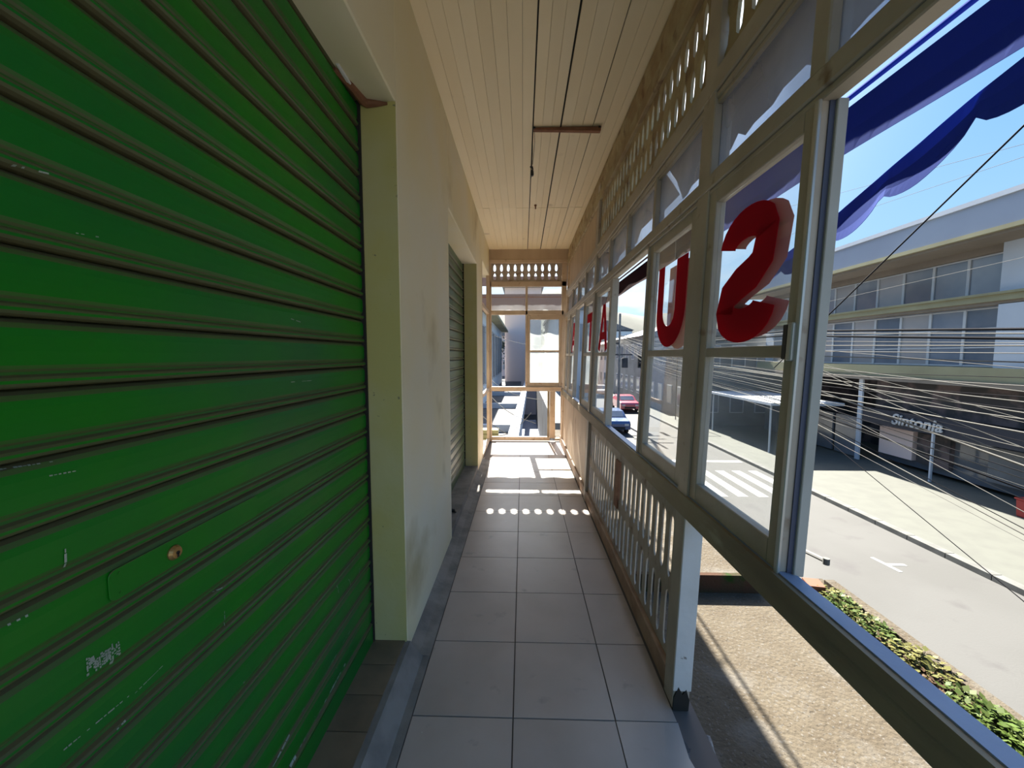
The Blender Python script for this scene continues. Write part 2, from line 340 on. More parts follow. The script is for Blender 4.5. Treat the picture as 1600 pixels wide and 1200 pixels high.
# ------------------------------------------------------------ ceiling
ce = MB().box(XL-.3, XR+.35, -2.2, YE+.1, HC+.012, HC+.06).build('ceiling', M['dark'])
tag(ce, 'cream painted plank ceiling with dark open joints', 'ceiling', kind='structure')
xx = [-.61]
for tgt, n in ((.08, 8), (.31, 3), (.575, 3), (.84, 3)):
    a = xx[-1]
    for i in range(n): xx.append(a + (tgt-a)*(i+1)/n)
big = {.08: .005, .31: .0065, .575: .003}
for (y0, y1) in ((-2.2, 5.096), (5.10, YE+.05)):
    for i in range(len(xx)-1):
        g0 = g1 = .0005
        for bx_, gg in big.items():
            if abs(xx[i]-bx_) < 1e-6: g0 = gg
            if abs(xx[i+1]-bx_) < 1e-6: g1 = gg
        o = MB().box(xx[i]+g0, xx[i+1]-g1, y0, y1, HC, HC+.013).build('plank', M['ceil'], ce, (0, 0, random.uniform(-.0015, .0015)), bevel=.0012)
# roof over the walkway
rf = MB().box(-6, .98, -3, YE+.56, HC+.06, HC+.30).build('roof', M['roof'])
tag(rf, 'roof over the walkway above the plank ceiling', 'roof', kind='structure')

# ------------------------------------------------------------ left wall
wl = MB()
wl.box(-.95, XL, 1.92, 3.20, -.3, HC+.03)
wl.box(-.95, XL, 5.15, 5.78, -.3, HC+.03)
wl.box(-.95, XL, -2.2, 1.92, 2.81, HC+.03)
wl.box(-.95, XL, 3.20, 5.15, 2.80, HC+.03)
wl.box(-.95, XL, 5.78, YE+.1, 3.02, HC+.03)
wl.box(-1.1, -.95, -2.2, 5.78, -3.7, HC+.03)
wl = wl.build('wall_left', M['cream'], bevel=.006)
tag(wl, 'cream plastered wall with two shutter openings, left of the walkway', 'wall', kind='structure')
for (y, z1) in ((1.92, 2.81), (5.15, 2.80)):
    MB().box(-.95, XL-.004, y-.006, y+.004, .084, z1).build('reveal', M['yellow'], wl)
MB().box(-.95, XL-.004, 3.195, 3.206, .084, 2.80).build('reveal', M['yellow'], wl)
# rust and broken plaster at the top corner of the first opening
rs = MB()
rs.tube([(-.80, 1.69, 2.806), (-.775, 1.79, 2.804), (-.76, 1.89, 2.802), (-.745, 1.906, 2.798), (-.70, 1.91, 2.798), (-.65, 1.912, 2.799)], [.012, .018, .022, .020, .014, .006], 8)
rs.build('rusty_bar', M['rust'], wl)
MB().tube([(-.775, 1.67, 2.81), (-.772, 1.75, 2.802), (-.768, 1.82, 2.798)], [.008, .010, .005], 7).build('plaster_edge', M['white_post'], wl)
wb = MB().box(-4.5, -1.1, -2.4, YE, -3.7, HC).box(-1.1, 1.9, -2.4, YE+.1, -3.7, -.60)
tag(wb.build('wall_outer', M['grey_wall']), 'plain outer walls of the building below and behind the walkway', 'wall', kind='structure')

# ------------------------------------------------------------ roller shutters
def slat_profile(p, t=.0015):
    f = [(-.016, 0), (.001, .0012), (.009, .0045), (.0125, .0095), (.0128, .0145), (.0098, .019), (.003, .023), (.0012, .0275), (.004, .032), (.0066, .038), (.0078, .060), (.0078, .084), (.0060, .097), (.0015, .1055), (-.005, .1110), (-.016, p)]
    f = [(x, z*p/.1145 if i else z) for i, (x, z) in enumerate(f)]
    return f, t
def shutter(name, y0, y1, z0, z1, x, m, p=.1145):
    root = empty(name, (x, (y0+y1)/2, z0))
    hl = (y1-y0)/2
    f, t = slat_profile(p)
    back = [(a-.003, b_) for a, b_ in reversed(f)]
    me = MB().prism(f + back, 'y', -hl, hl).mesh('slat', m)
    n = int((z1-z0)/p) + 1
    for k in range(n):
        link(me, 'slat', root, (random.uniform(-.0006, .0006), 0, k*p))
    MB().box(-.014, .012, -hl, hl, -.085, .004).build('bottom_rail', m, root)
    for s_ in (-1, 1):
        a, b_ = sorted((s_*hl, s_*(hl-.012)))
        MB().box(-.05, .019, a, b_, -.085, z1-z0).build('guide_channel', M['dark'], root)
    return root, n, p
s1, n1, p1 = shutter('roller_shutter', -1.2, 1.912, .172, 2.86, -.80, M['green'])
tag(s1, 'large glossy green steel roller shutter nearest on the left, with brass lock', 'shutter')
s2, n2, p2 = shutter('roller_shutter', 3.21, 5.143, .172, 2.86, -.80, M['green_far'])
tag(s2, 'faded grey-green roller shutter further along, beyond the cream pillar', 'shutter')
# lock plate and cylinder on the near shutter
def on_shutter(px, py, dx=.0):
    v = at(px, py, X=-.79+dx); return v - Vector(s1.location)
v = on_shutter(272, 880)
zc = round((v.z - .067)/p1)*p1 + .067
a0 = on_shutter(170, 925).y; a1 = on_shutter(405, 845).y
def rrect(c0, c1, d0, d1, r, n=4):
    pts = []
    for (cx, cy, s0) in ((c1-r, d1-r, 0), (c0+r, d1-r, 90), (c0+r, d0+r, 180), (c1-r, d0+r, 270)):
        for i in range(n+1):
            an = R(s0 + 90*i/n); pts.append((cx + r*math.cos(an), cy + r*math.sin(an)))
    return pts
pl = MB().prism(rrect(a0, a1, zc-.031, zc+.031, .014), 'x', .0085, .0108).build('lock_plate', M['green'], s1, bevel=.0008)
for dz in (-.02, .02):
    MB().lathe([(.003, .0105), (.003, .0122)], (0, a0+.02, zc+dz), 'x', 8).build('rivet', M['green'], pl)
lk = MB().lathe([(.0165, .010), (.0165, .014), (.012, .020), (.006, .021)], (0, v.y, zc), 'x', 20).build('lock', M['brass'], s1, smooth=False)
MB().lathe([(.004, .0205), (.004, .0222)], (0, v.y, zc), 'x', 10).box(.0205, .0222, v.y-.0018, v.y+.0018, zc-.010, zc).build('keyhole', M['black'], lk)
# scraped paint marks on the near shutter: thin flakes lying on the slat faces
scr = MB()
def face_x(z):
    f, t = slat_profile(p1); zz = z % p1
    for (xa, za), (xb, zb) in zip(f, f[1:]):
        if za <= zz <= zb: return xa + (xb-xa)*(zz-za)/max(zb-za, 1e-6)
    return .0
def scratch(p0, p1_, wd, n=14, brk=.25):
    a = on_shutter(*p0); b_ = on_shutter(*p1_)
    for i in range(n):
        if random.random() < brk: continue
        u0 = i/n; u1 = (i+random.uniform(.5, 1))/n
        c0 = a.lerp(b_, u0); c1 = a.lerp(b_, u1); ww = wd*random.uniform(.6, 1.4)
        q_ = []
        for c in (c0, c1):
            for s_ in (-1, 1):
                if abs(c1.z-c0.z) > abs(c1.y-c0.y): yy, zz = c.y+s_*ww, c.z
                else: yy, zz = c.y, c.z+s_*ww
                q_.append((face_x(zz)+.0016, yy, zz))
        scr.add([q_[0], q_[1], q_[3], q_[2]], [(0, 1, 2, 3)])
for i in range(16):
    x = 136 + i*3.3; y = 1034 - i*1.9
    scratch((x, y+random.uniform(-6, 4)), (x+3, y+random.uniform(12, 26)), .0016, 5, .12)
for a_, b_, w_, n_ in (((100, 1172), (205, 1085), .0012, 16), ((205, 1090), (255, 1040), .0008, 8), ((425, 1198), (548, 985), .0012, 22), ((290, 1198), (308, 1175), .0012, 4),
                 ((455, 1198), (541, 1035), .0035, 20), ((102, 850), (105, 888), .0014, 5), ((70, 745), (140, 732), .0010, 10), ((528, 915), (532, 948), .0018, 6), ((545, 905), (552, 918), .0016, 4), ((562, 888), (564, 900), .0014, 3), ((351, 955), (353, 978), .0008, 4),
                 ((0, 735), (95, 720), .0008, 14), ((334, 925), (352, 915), .0010, 4), ((180, 1140), (195, 1125), .0012, 4), ((0, 984), (55, 957), .0014, 8), ((488, 1025), (493, 1048), .0010, 3),
                 ((20, 258), (75, 272), .0010, 9), ((120, 364), (165, 372), .0008, 6), ((455, 498), (478, 506), .0018, 3), ((455, 597), (495, 594), .0010, 5), ((287, 113), (290, 114), .002, 1), ((268, 231), (271, 233), .002, 1), ((296, 277), (299, 279), .002, 1), ((487, 245), (493, 248), .002, 1)):
    scratch(a_, b_, w_, n_)
tag(scr.build('paint_scrapes', mat('scraped_grey_primer', (.40, .46, .38), .7, (.28, .34, .28), 30), s1), 'pale scraped marks where paint is gone', kind='stuff')

# ------------------------------------------------------------ right wall (leans slightly outward); local x = depth, from the inner face
def leaning(name): return empty(name, (XR, 0, 0), (0, LEAN, 0))
wr = leaning('wall_right')
tag(wr, 'timber window wall with fretwork parapet along the street side', 'wall', kind='structure')
PY = [(1.65, 1.755), (4.13, 4.235), (6.80, 6.90)]
ZB, ZS = .89, .985           # sill rail bottom / top
for (a, b_) in PY:
    MB().box(0, .075, a, b_, 0.0, HC-.02).build('post', M['frame'] if a < 5 else M['frame_end'], wr, bevel=.004)
MB().box(0.002, .073, -2.2, -2.1, -.3, HC-.02).build('post', M['frame'], wr)
# end face of the parapet under the first post: bare white board, rotten at the foot
MB().box(-.003, .078, 1.643, 1.655, .09, ZB).build('end_board', M['white_post'], wr, bevel=.002)
MB().prism([(0, .0), (.07, 0), (.072, .05), (.055, .10), (.04, .075), (.02, .11), (.002, .06)], 'y', 1.641, 1.648).build('rotten_foot', M['dark'], wr)
MB().box(-.006, .044, -2.2, YE, ZB, ZS).build('sill', M['sill'], wr, bevel=.003)
wav = [(-2.2, ZS-.012)] + [(y*.12-2.0, ZS-.030 + .008*math.sin(y*1.3) + .005*math.sin(y*3.1)) for y in range(0, 31)] + [(1.65, ZS-.012), (1.65, ZS+.004), (-2.2, ZS+.004)]
MB().prism(wav, 'x', -.011, .04).build('sill_lip', M['sill'], wr)
MB().prism([(.004, ZS-.002), (.044, ZS-.002), (.052, ZS-.02), (.055, ZS-.02), (.053, ZS+.004), (.004, ZS+.008)], 'y', -2.2, YE).build('sill_flashing', M['flash'], wr)
# fretwork boards: outline with waists that leave the slots
def fret(zs, half, cut, zlist):
    "outline of one board, centred on y=0; zs = bottom, top; slots are z ranges where the board narrows"
    L_ = [(half, zs[0])]
    for (a, b_) in zlist:
        L_ += [(half, a), (half-cut*.7, a+.02), (half-cut, a+.05), (half-cut, b_-.05), (half-cut*.8, b_-.02), (half, b_)]
    L_ += [(half, zs[1])]
    return L_ + [(-y, z) for y, z in reversed(L_)]
pb = MB().prism(fret((.10, ZB), .0499, .0235, [(.15, .44), (.50, .82)]), 'x', .028, .036).mesh('fretwork_board', M['lattice'])
y = 1.755 + .05
nb = 0
while y < 4.12:
    if nb in (11, ):
        o = MB().box(.016, .040, -.0499, .0499, .44, .80).build('patch_board', M['rust'], wr, (0, y, 0))
    link(pb, 'fretwork_board', wr, (random.uniform(-.001, .001), y, 0)); y += .0999; nb += 1
MB().box(.002, .058, 1.755, YE, .012, .12).build('base_rail', M['rust_base'], wr, bevel=.004)
for (a, b_) in ((4.235, 5.46), (5.475, 6.80), (6.90, 7.04)):
    MB().box(.02, .04, a, b_, .10, ZB).build('panel_board', M['tanboard'], wr)
# top lattice
def small_fret(zs, half, cut, rows):
    return fret_small(zs, half, cut, rows)
def fret_small(zs, half, cut, rows):
    L_ = [(half, zs[0])]
    for (a, b_) in rows:
        m_ = (a+b_)/2
        L_ += [(half, a), (half-cut*.8, a+.02), (half-cut, m_-.01), (half-cut*.75, b_-.03), (half-cut*.25, b_-.008), (half, b_)]
    L_ += [(half, zs[1])]
    return L_ + [(-y, z) for y, z in reversed(L_)]
ZT0, ZT1 = 2.66, 2.75      # rail under the lattice
tb = MB().prism(fret_small((2.75, 3.22), .0499, .024, [(2.80, 2.955), (3.005, 3.165)]), 'x', .024, .038).mesh('fretwork_board', M['lattice_top'])
y = -.90
while y < 4.12:
    if not (1.62 < y < 1.78): link(tb, 'fretwork_board', wr, (0, y, 0))
    y += .1
for (a, b_) in ((4.235, 4.30), (4.36, 5.4), (5.41, 6.80), (6.9, 7.04)):
    MB().box(.02, .04, a, b_, 2.75, 3.22).build('panel_board', M['tanboard'], wr)
MB().box(-.004, .07, -2.2, YE, 3.20, 3.30).build('top_rail', M['lattice_top'], wr, bevel=.006)
MB().box(.02, .08, -2.2, YE, 3.28, HC+.02).build('wall_plate', M['ceil'], wr)
MB().prism([(.0, 3.38), (.0, 3.46), (-.0, 3.47), (.05, 3.47), (.05, 3.30), (.02, 3.31)], 'y', -2.2, YE).build('cornice', M['lattice_top'], wr, bevel=.004)
MB().box(-.003, .062, -2.2, YE, ZT0, ZT1).build('lattice_rail', M['frame'], wr, bevel=.006)
MB().box(.006, .05, -2.2, YE, ZT0-.03, ZT0).build('rail_bead', M['frame'], wr, bevel=.006)
MB().box(-.004, .064, -2.2, YE, 2.275, 2.335).build('transom_rail', M['frame'], wr, bevel=.005)
MB().box(.005, .05, -2.2, YE, 2.255, 2.277).build('rail_bead', M['frame'], wr, bevel=.004)

# letters (seen from inside, so mirrored): 2-D outline by thickened path; u runs towards the camera (-y), v up
def thick(path, wds):
    n = len(path); Lp, Rp = [], []
    for i in range(n):
        p0 = Vector(path[max(i-1, 0)]); p1_ = Vector(path[min(i+1, n-1)]); d = (p1_-p0).normalized(); nn = Vector((-d.y, d.x))
        c = Vector(path[i]); ww = wds[i]/2 if isinstance(wds, (list, tuple)) else wds/2
        Lp.append(c + nn*ww); Rp.append(c - nn*ww)
    return Lp, Rp
def stroke_mesh(mb, path, wds, x0, x1, cy, cz):
    Lp, Rp = thick(path, wds); n = len(path); vs = []; fs = []
    for x in (x0, x1):
        for a, b_ in zip(Lp, Rp): vs += [(x, cy - a.x, cz + a.y), (x, cy - b_.x, cz + b_.y)]
    o = 2*n
    for i in range(n-1):
        a = 2*i; fs += [(a, a+1, a+3, a+2), (o+a, o+a+2, o+a+3, o+a+1), (a, a+2, o+a+2, o+a), (a+1, o+a+1, o+a+3, a+3)]
    fs += [(0, o, o+1, 1), (2*n-2, 2*n-1, o+2*n-1, o+2*n-2)]
    mb.add(vs, fs)
def arc(cx, cy, rx, ry, a0, a1, n=10): return [(cx+rx*math.cos(R(a0+(a1-a0)*i/n)), cy+ry*math.sin(R(a0+(a1-a0)*i/n))) for i in range(n+1)]
def letter(ch, parent, x0, cy, cz, h, wd, m, name='letter'):
    mb = MB(); x1 = x0+.0012; th = h*.235
    if ch == 'S':   # mirrored S
        r = wd/2-th/2
        top = arc(0, h/4-th*.08, r, h/4-th*.42, 178, 20, 12)
        mid = [(r*.80, .035), (r*.40, -.004), (-r*.25, -.03), (-r*.80, -.065)]
        bot = arc(0, -h/4+th*.02, r, h/4-th*.45, 182, 358, 14)
        path = top + mid[:] + bot[1:]
        wds = [th*1.0]*len(top) + [th*1.15]*4 + [th*1.1]*(len(bot)-1)
        stroke_mesh(mb, path, wds, x0, x1, cy, cz)
    elif ch == 'U':
        r = wd/2-th/2
        path = [(-r, h/2)] + [(-r, h/4), (-r, -h/2+wd/2)] + arc(0, -h/2+wd/2, r, r+.0*th-th/2+th/2, 180, 360, 14)[1:] + [(r, h/4), (r, h/2)]
        n = len(path); wds = [th*.85 + th*.45*(i/(n-1)) for i in range(n)]
        stroke_mesh(mb, path, wds, x0, x1, cy, cz)
    elif ch == 'A':
        stroke_mesh(mb, [(-wd/2+th/2, -h/2), (-th*.1, h/2)], th*.9, x0, x1, cy, cz)
        stroke_mesh(mb, [(wd/2-th/2, -h/2), (th*.1, h/2)], th*.9, x0, x1, cy, cz)
        stroke_mesh(mb, [(-wd*.28, -h*.18), (wd*.28, -h*.18)], th*.7, x0, x1+.0004, cy, cz)
    else:
        stroke_mesh(mb, [(wd*.2, -h/2), (wd*.2, h/2)], th, x0, x1, cy, cz)
        stroke_mesh(mb, [(-wd/2, h/2-th/2), (wd*.45, h/2-th/2)], th, x0, x1+.0004, cy, cz)
    return mb.build(name, m, parent)

def casement(win, y0, y1, z0=.99, z1=2.26, ch=None, x0=.014, end=False, zm=None):
    "sash between y0 and y1 (local)"
    fm = M['frame']; w_ = .055; xa, xb = x0, x0+.038; zm = zm or 1.612
    sash = empty('sash', (0, 0, 0), parent=win)
    for (a, b_) in ((y0, y0+w_), (y1-w_, y1)):
        MB().box(xa, xb, a, b_, z0, z1).build('stile', fm, sash, bevel=.003)
    MB().box(xa+.001, xb-.001, y0+w_, y1-w_, z0, z0+.075).build('bottom_rail', fm, sash, bevel=.003)
    MB().box(xa+.001, xb-.001, y0+w_, y1-w_, z1-.055, z1).build('top_rail', fm, sash, bevel=.003)
    MB().box(xa+.002, xb-.002, y0+w_, y1-w_, zm-.018, zm+.018).build('middle_rail', fm, sash, bevel=.003)
    xg = xa+.018
    for (za, zb) in ((z0+.075, zm-.018), (zm+.018, z1-.055)):
        MB().box(xg, xg+.004, y0+w_, y1-w_, za, zb).build('pane', M['glass'], sash)
    if ch:
        cy = (y0+y1)/2; wd = y1-y0-2*w_
        letter(ch, sash, xg-.0014, cy+.03 if ch == 'S' else cy, 1.885 if ch == 'S' else 1.87, .46 if ch == 'S' else .44, wd*.74, M['red'])
        if ch == 'S': letter(ch, sash, xg+.022, cy-.0, 1.89, .44, wd*.74, M['pink'], 'offset_letter')  # second pink copy of the letter, shifted and set behind the pane
        if ch == 'U': letter(ch, sash, xg+.030, cy-.06, 1.86, .44, wd*.66, M['pink'], 'offset_letter')
    return sash

def window(name, label, sashes, mull, transoms, tmull):
    wn = leaning(name); tag(wn, label, 'window', kind='structure')
    for a in sashes: casement(wn, **a)
    for (a, b_) in mull: MB().box(.004, .062, a, b_, .985, 2.257).build('mullion', M['frame'], wn, bevel=.003)
    for (a, b_) in tmull: MB().box(.003, .060, a, b_, 2.335, 2.63).build('transom_mullion', M['frame'], wn, bevel=.004)
    for (a, b_) in transoms:
        MB().box(.030, .034, a, b_, 2.335, 2.63).build('transom_pane', M['glass_dirty'], wn)
        MB().box(.012, .03, a, b_, 2.335, 2.352).box(.012, .03, a, b_, 2.612, 2.63).build('glazing_bead', M['frame'], wn, bevel=.002)
    return wn
w1 = window('window_1', 'nearest window bay: open beside a sash with a red mirrored S', [dict(y0=1.062, y1=1.645, ch='S', x0=.006)], [(-.93, -.87)],
            [(-.2, .40), (.45, 1.05), (1.11, 1.65)], [(-.25, -.2), (.40, .45), (1.05, 1.11)])
# the mullion of the open light: light aluminium strip, dark rebate, pale outer strip
MB().box(-.002, .008, 1.056, 1.072, .985, 2.257).build('sash_strip', M['silver'], w1, bevel=.002)
MB().box(.028, .044, 1.058, 1.075, .985, 2.257).build('rebate', mat('navy_rebate', (.07, .08, .13), .6), w1)
MB().box(.042, .070, 1.050, 1.085, .985, 2.257).build('mullion', mat('pale_grey_paint', (.46, .45, .41), .55, (.40, .39, .35), 5), w1, bevel=.002)
# latch on the S sash
lt = MB().box(-.012, .006, 1.066, 1.086, 1.585, 1.69).build('latch', M['silver'], w1, bevel=.003)
MB().box(-.012, .004, 1.086, 1.102, 1.59, 1.685).build('latch_hook', M['black'], lt)
w2 = window('window_2', 'middle window bay: one open light between red letter U and red letter A', [dict(y0=1.775, y1=2.40, ch='U'), dict(y0=3.42, y1=4.11, ch='A')], [(2.40, 2.425), (3.35, 3.42)],
            [(1.755, 2.33), (2.37, 2.92), (2.96, 3.51), (3.55, 4.13)], [(2.33, 2.37), (2.92, 2.96), (3.51, 3.55)])
w3 = window('window_3', 'farthest street window bay beside the end frame, partly open', [dict(y0=4.26, y1=4.85, ch='T'), dict(y0=5.65, y1=6.25, ch='A')], [(4.85, 4.89), (5.60, 5.65), (6.25, 6.29)],
            [(4.235, 4.85), (4.89, 5.48), (5.52, 6.1), (6.14, 6.80)], [(4.85, 4.89), (5.48, 5.52), (6.10, 6.14)])
casement(w3, 6.29, 6.79)

# ------------------------------------------------------------ end frame across the walkway
we = empty('wall_far', (0, YE, 0)); tag(we, 'peach painted timber frame closing the far end of the walkway', 'wall', kind='structure')
FE = M['frame_end']
ZR, ZH = 1.00, 2.40
def eb(n, x0, x1, z0, z1, y0=0, y1=.07, m=None, bv=.004): return MB().box(x0, x1, y0, y1, z0, z1).build(n, m or FE, we, bevel=bv)
eb('post', -.655, -.575, 0, 3.30); eb('post', .70, .79, 0, 3.30)
eb('lower_post', .50, .60, .06, ZR-.05, 0.01); eb('lower_stile', .455, .495, .06, ZR-.05, .02, .05, M['sill'])
eb('sill_rail', -.575, .72, ZR-.06, ZR); eb('sill_ledge', -.60, .74, ZR, ZR+.02, -.02, .08)
eb('head_rail', -.575, .74, 2.335, 2.41); eb('lattice_rail', -.60, .78, 2.84, 2.93)
eb('top_beam', -.62, .82, 3.30, 3.50, -.02, .08, M['tanboard']); eb('top_bead', -.60, .80, 3.25, 3.31, -.03, .05)
eb('bottom_rail', -.575, .50, .02, .085); eb('bottom_rail', .60, .70, .02, .06)
eb('mullion', .045, .085, ZR, 2.84); 
fm_ = MB().prism(fret_small((2.93, 3.26), .0617, .026, [(2.955, 3.085), (3.105, 3.24)]), 'y', .02, .04).mesh('fretwork_board', M['lattice'])
# boards are cut so that 11 slots fall between 12 boards
def fr2():
    L_ = []
    for (y_, z_) in fret_small((2.93, 3.26), .0617, .026, [(2.955, 3.085), (3.105, 3.24)]): L_.append((y_, z_))
    return L_
for k in range(12):
    x = -.575 + .0617*0 + k*.1234 - .0
    if k == 11: x = -.575 + 11*.1234
    link(fm_, 'fretwork_board', we, (x, 0, 0))
w4 = empty('window_4', (0, YE, 0)); tag(w4, 'end window: open on the left, dusty glazed sash on the right', 'window', kind='structure')
for (a, b_) in ((-.575, .045), (.085, .70)):
    MB().box(a, b_, .03, .034, 2.41, 2.84).build('transom_pane', M['glass'], w4)
for (a, b_) in ((.085, .13), (.655, .70)): MB().box(a, b_, .012, .055, ZR+.02, 2.335).build('stile', FE, w4, bevel=.003)
for (a, b_) in ((ZR+.02, ZR+.10), (2.25, 2.335), (1.66, 1.69)): MB().box(.13, .655, .014, .052, a, b_).build('sash_rail', FE, w4, bevel=.003)
for (a, b_) in ((ZR+.10, 1.66), (1.69, 2.25)): MB().box(.13, .655, .03, .034, a, b_).build('pane', M['glass_end'], w4)
# side opening left of the end frame
so = empty('window_5', (XL, 0, 0)); tag(so, 'narrow unglazed side opening at the far left corner', 'window', kind='structure')
MB().box(-.05, .0, 5.78, 5.83, .02, 3.02).box(-.05, .0, 6.96, 7.03, .02, 3.02).build('jamb', FE, so)
MB().box(-.05, .0, 5.83, 6.96, .95, 1.0).box(-.05, 0, 5.83, 6.96, 2.34, 2.40).box(-.05, 0, 5.83, 6.96, .02, .07).build('rail', FE, so)

# ------------------------------------------------------------ things on the ceiling
bt = MB()
yb = 3.36
bt.prism([(.085, HC-.004), (.085, HC-.022), (.30, HC-.028), (.64, HC-.040), (.645, HC-.003)], 'y', yb-.02, yb+.02)
bt = bt.build('timber_batten', M['rust'], bevel=.003); tag(bt, 'reddish brown timber batten nailed across the ceiling planks', 'batten')
for x in (.09, .63):
    MB().lathe([(.010, -.012), (.012, 0)], (x, yb-.018, HC-.004), 'z', 8).build('bolt', M['black'], bt)
wi = MB(); wi.tube([(.082, yb, HC-.02), (.078, yb+.02, HC-.08), (.084, yb+.30, HC-.10), (.080, yb+.40, HC-.12)], .0022, 6)
wi.tube([(.092, yb, HC-.02), (.098, yb+.1, HC-.06), (.088, yb+.36, HC-.12)], .0018, 6)
wi = wi.build('hanging_wire', M['cable_d']); tag(wi, 'dark wires with a small black lamp holder dangling below the brown batten', 'wire')
MB().lathe([(.006, 0), (.014, -.01), (.016, -.04), (.012, -.055)], (.083, yb+.40, HC-.15), 'z', 12).build('lamp_holder', M['black'], wi)
MB().tube([(.083, yb+.4, HC-.12), (.070, yb+.38, HC-.135), (.065, yb+.38, HC-.128)], .006, 6).tube([(.083, yb+.4, HC-.12), (.090, yb+.40, HC-.15)], .008, 6).build('hook', M['black'], wi)
MB().tube([(.083, yb+.40, HC-.2), (.078, yb+.9, HC-.01)], .002, 5).build('tail_wire', M['cable_d'], wi)
ck = MB().lathe([(.016, 0), (.016, -.012), (.008, -.02), (.008, -.05)], (.155, 5.0, HC), 'z', 10).build('ceiling_hook', M['rust'])
tag(ck, 'small rusty hook on the ceiling near the far plank joint', 'hook')
# dark scrap lying at the foot of the far shutter
v = at(709, 783, Z=.09)
sc_ = MB().tube([(-.72, 3.62, .10), (-.70, 3.58, .11), (-.66, 3.60, .10), (-.64, 3.55, .105)], [.012, .02, .014, .008], 7).build('scrap', M['black'])
tag(sc_, 'dark crumpled scrap lying on the step by the far shutter', 'debris')

# ------------------------------------------------------------ awnings on the street side
def sheet(mb, rows, mi=0):
    "rows: list of polylines with equal counts -> quads, doubled for thickness"
    n = len(rows[0]); vs = [p for r_ in rows for p in r_]; fs = []
    for i in range(len(rows)-1):
        for k in range(n-1): fs.append((i*n+k, i*n+k+1, (i+1)*n+k+1, (i+1)*n+k))
    mb.add(vs, fs, mi)
def solid(o, t=.0015):
    s_ = o.modifiers.new('thickness', 'SOLIDIFY'); s_.thickness = t; return o
def awning(name, label, y0, y1, cloth, sheetmat):
    a = empty(name, (1.0, (y0+y1)/2, 2.5)); tag(a, label, 'awning')
    off = Vector(a.location)
    def bld(mb, nm, m, th=None):
        mb.v = [tuple(Vector(p)-off) for p in mb.v]
        o = mb.build(nm, m, a)
        return solid(o) if th else o
    mb = MB(); n = int((y1-y0)/.06); rows = [[], [], [], []]
    rnd = random.Random(3); jag = 0
    for i in range(n+1):
        y = y0+(y1-y0)*i/n
        if rnd.random() < .45: jag = rnd.choice([0, 0, .02, -.01, .05, .09])
        sg = .012*math.sin(y*4)
        rows[0].append((.845, y, 2.80)); rows[1].append((.885, y, 2.73+sg*.3)); rows[2].append((.935, y, 2.66+sg*.4)); rows[3].append((.975, y, 2.56+jag*.8+sg*.3))
    sheet(mb, rows); bld(mb, 'roof_cloth', sheetmat, 1)
    bld(MB().tube([(1.15, y0, 2.505), (1.15, y1, 2.505)], .0085, 8), 'front_rod', M['rust'] if 'maroon' in name else cloth)
    mb = MB(); rows = [[], [], []]
    for i in range(n+1):
        y = y0+(y1-y0)*i/n
        rows[0].append((1.152, y, 2.474)); rows[1].append((1.158+.006*math.sin(y*7), y, 2.39)); rows[2].append((1.150, y, 2.312+.005*math.sin(y*5)))
    sheet(mb, rows); bld(mb, 'valance', cloth, 1)
    k = math.ceil(y0)
    while k < y1:
        bld(MB().tube([(.835, k, 2.78), (1.15, k, 2.5)], .007, 6), 'arm', M['silver'])
        bld(MB().tube([(1.15, k, 2.5), (1.15, k, 2.32)], .004, 5), 'hanger', M['silver'])
        k += 2.45
    return a, bld
aw, bld = awning('awning', 'torn blue canvas awning over the nearest open window', -2.0, 2.45, M['blue_cloth'], M['grey_cloth'])
aw2, bld2 = awning('awning', 'maroon brown awning band seen through the middle open window', 2.5, 7.3, M['maroon_cloth'], M['grey_cloth'])
# torn scalloped strip drooping from the blue awning, from (y, z) of its top edge
top = [(-1.2, 2.44), (.30, 2.42), (.94, 2.30), (1.06, 2.26), (1.19, 2.205), (1.32, 2.165), (1.46, 2.13), (1.58, 2.095), (1.70, 2.06), (1.84, 2.01), (1.96, 1.966)]
def topz(y):
    for (a, za), (b_, zb) in zip(top, top[1:]):
        if a <= y <= b_: return za+(zb-za)*(y-a)/(b_-a)
    return top[-1][1]
mb = MB(); rows = [[], [], [], []]
N_ = 150
for i in range(N_+1):
    y = -1.2 + 3.16*i/N_
    z = topz(y); ph = ((y+.145) % .24)/.24; sc = .055 + .060*math.sqrt(max(0, math.sin(math.pi*ph)))
    if y > 1.75: sc *= (1.97-y)/.22
    x = 1.15 + .012*math.sin(y*9)
    rows[0].append((x, y, z)); rows[1].append((x+.006, y, z-sc*.35)); rows[2].append((x+.004, y, z-sc*.7)); rows[3].append((x-.002, y, z-sc))
sheet(mb, rows); bld(mb, 'drooping_scalloped_strip', M['blue_cloth'], 1)
# end awning beyond the end frame
ae = empty('awning', (0, 7.4, 2.8)); tag(ae, 'grey brown torn awning beyond the end frame', 'awning')
mb = MB(); rows = [[], [], []]; rows2 = [[], [], []]; rr = random.Random(5)
for i in range(41):
    x = -1.0 + 2.1*i/40
    rows[0].append((x, 7.16-7.4, 3.04-2.8)); rows[1].append((x, 7.35-7.4, 2.985-2.8)); rows[2].append((x, 7.54-7.4+rr.uniform(-.012, .012), 2.935-2.8))
    sc = .05*abs(math.sin((x+1)*math.pi/.36))
    rows2[0].append((x, .2, 2.79-2.8)); rows2[1].append((x, .205, 2.6-2.8)); rows2[2].append((x, .2, 2.50-sc-2.8))
mb2 = MB(); sheet(mb, rows); sheet(mb2, rows2)
solid(mb.build('roof_cloth', M['grey_cloth'], ae)); solid(mb2.build('valance', M['grey_cloth'], ae))
MB().tube([(-1.0, .2, -.07), (1.1, .2, -.07)], .008, 6).build('front_rod', M['rust'], ae)
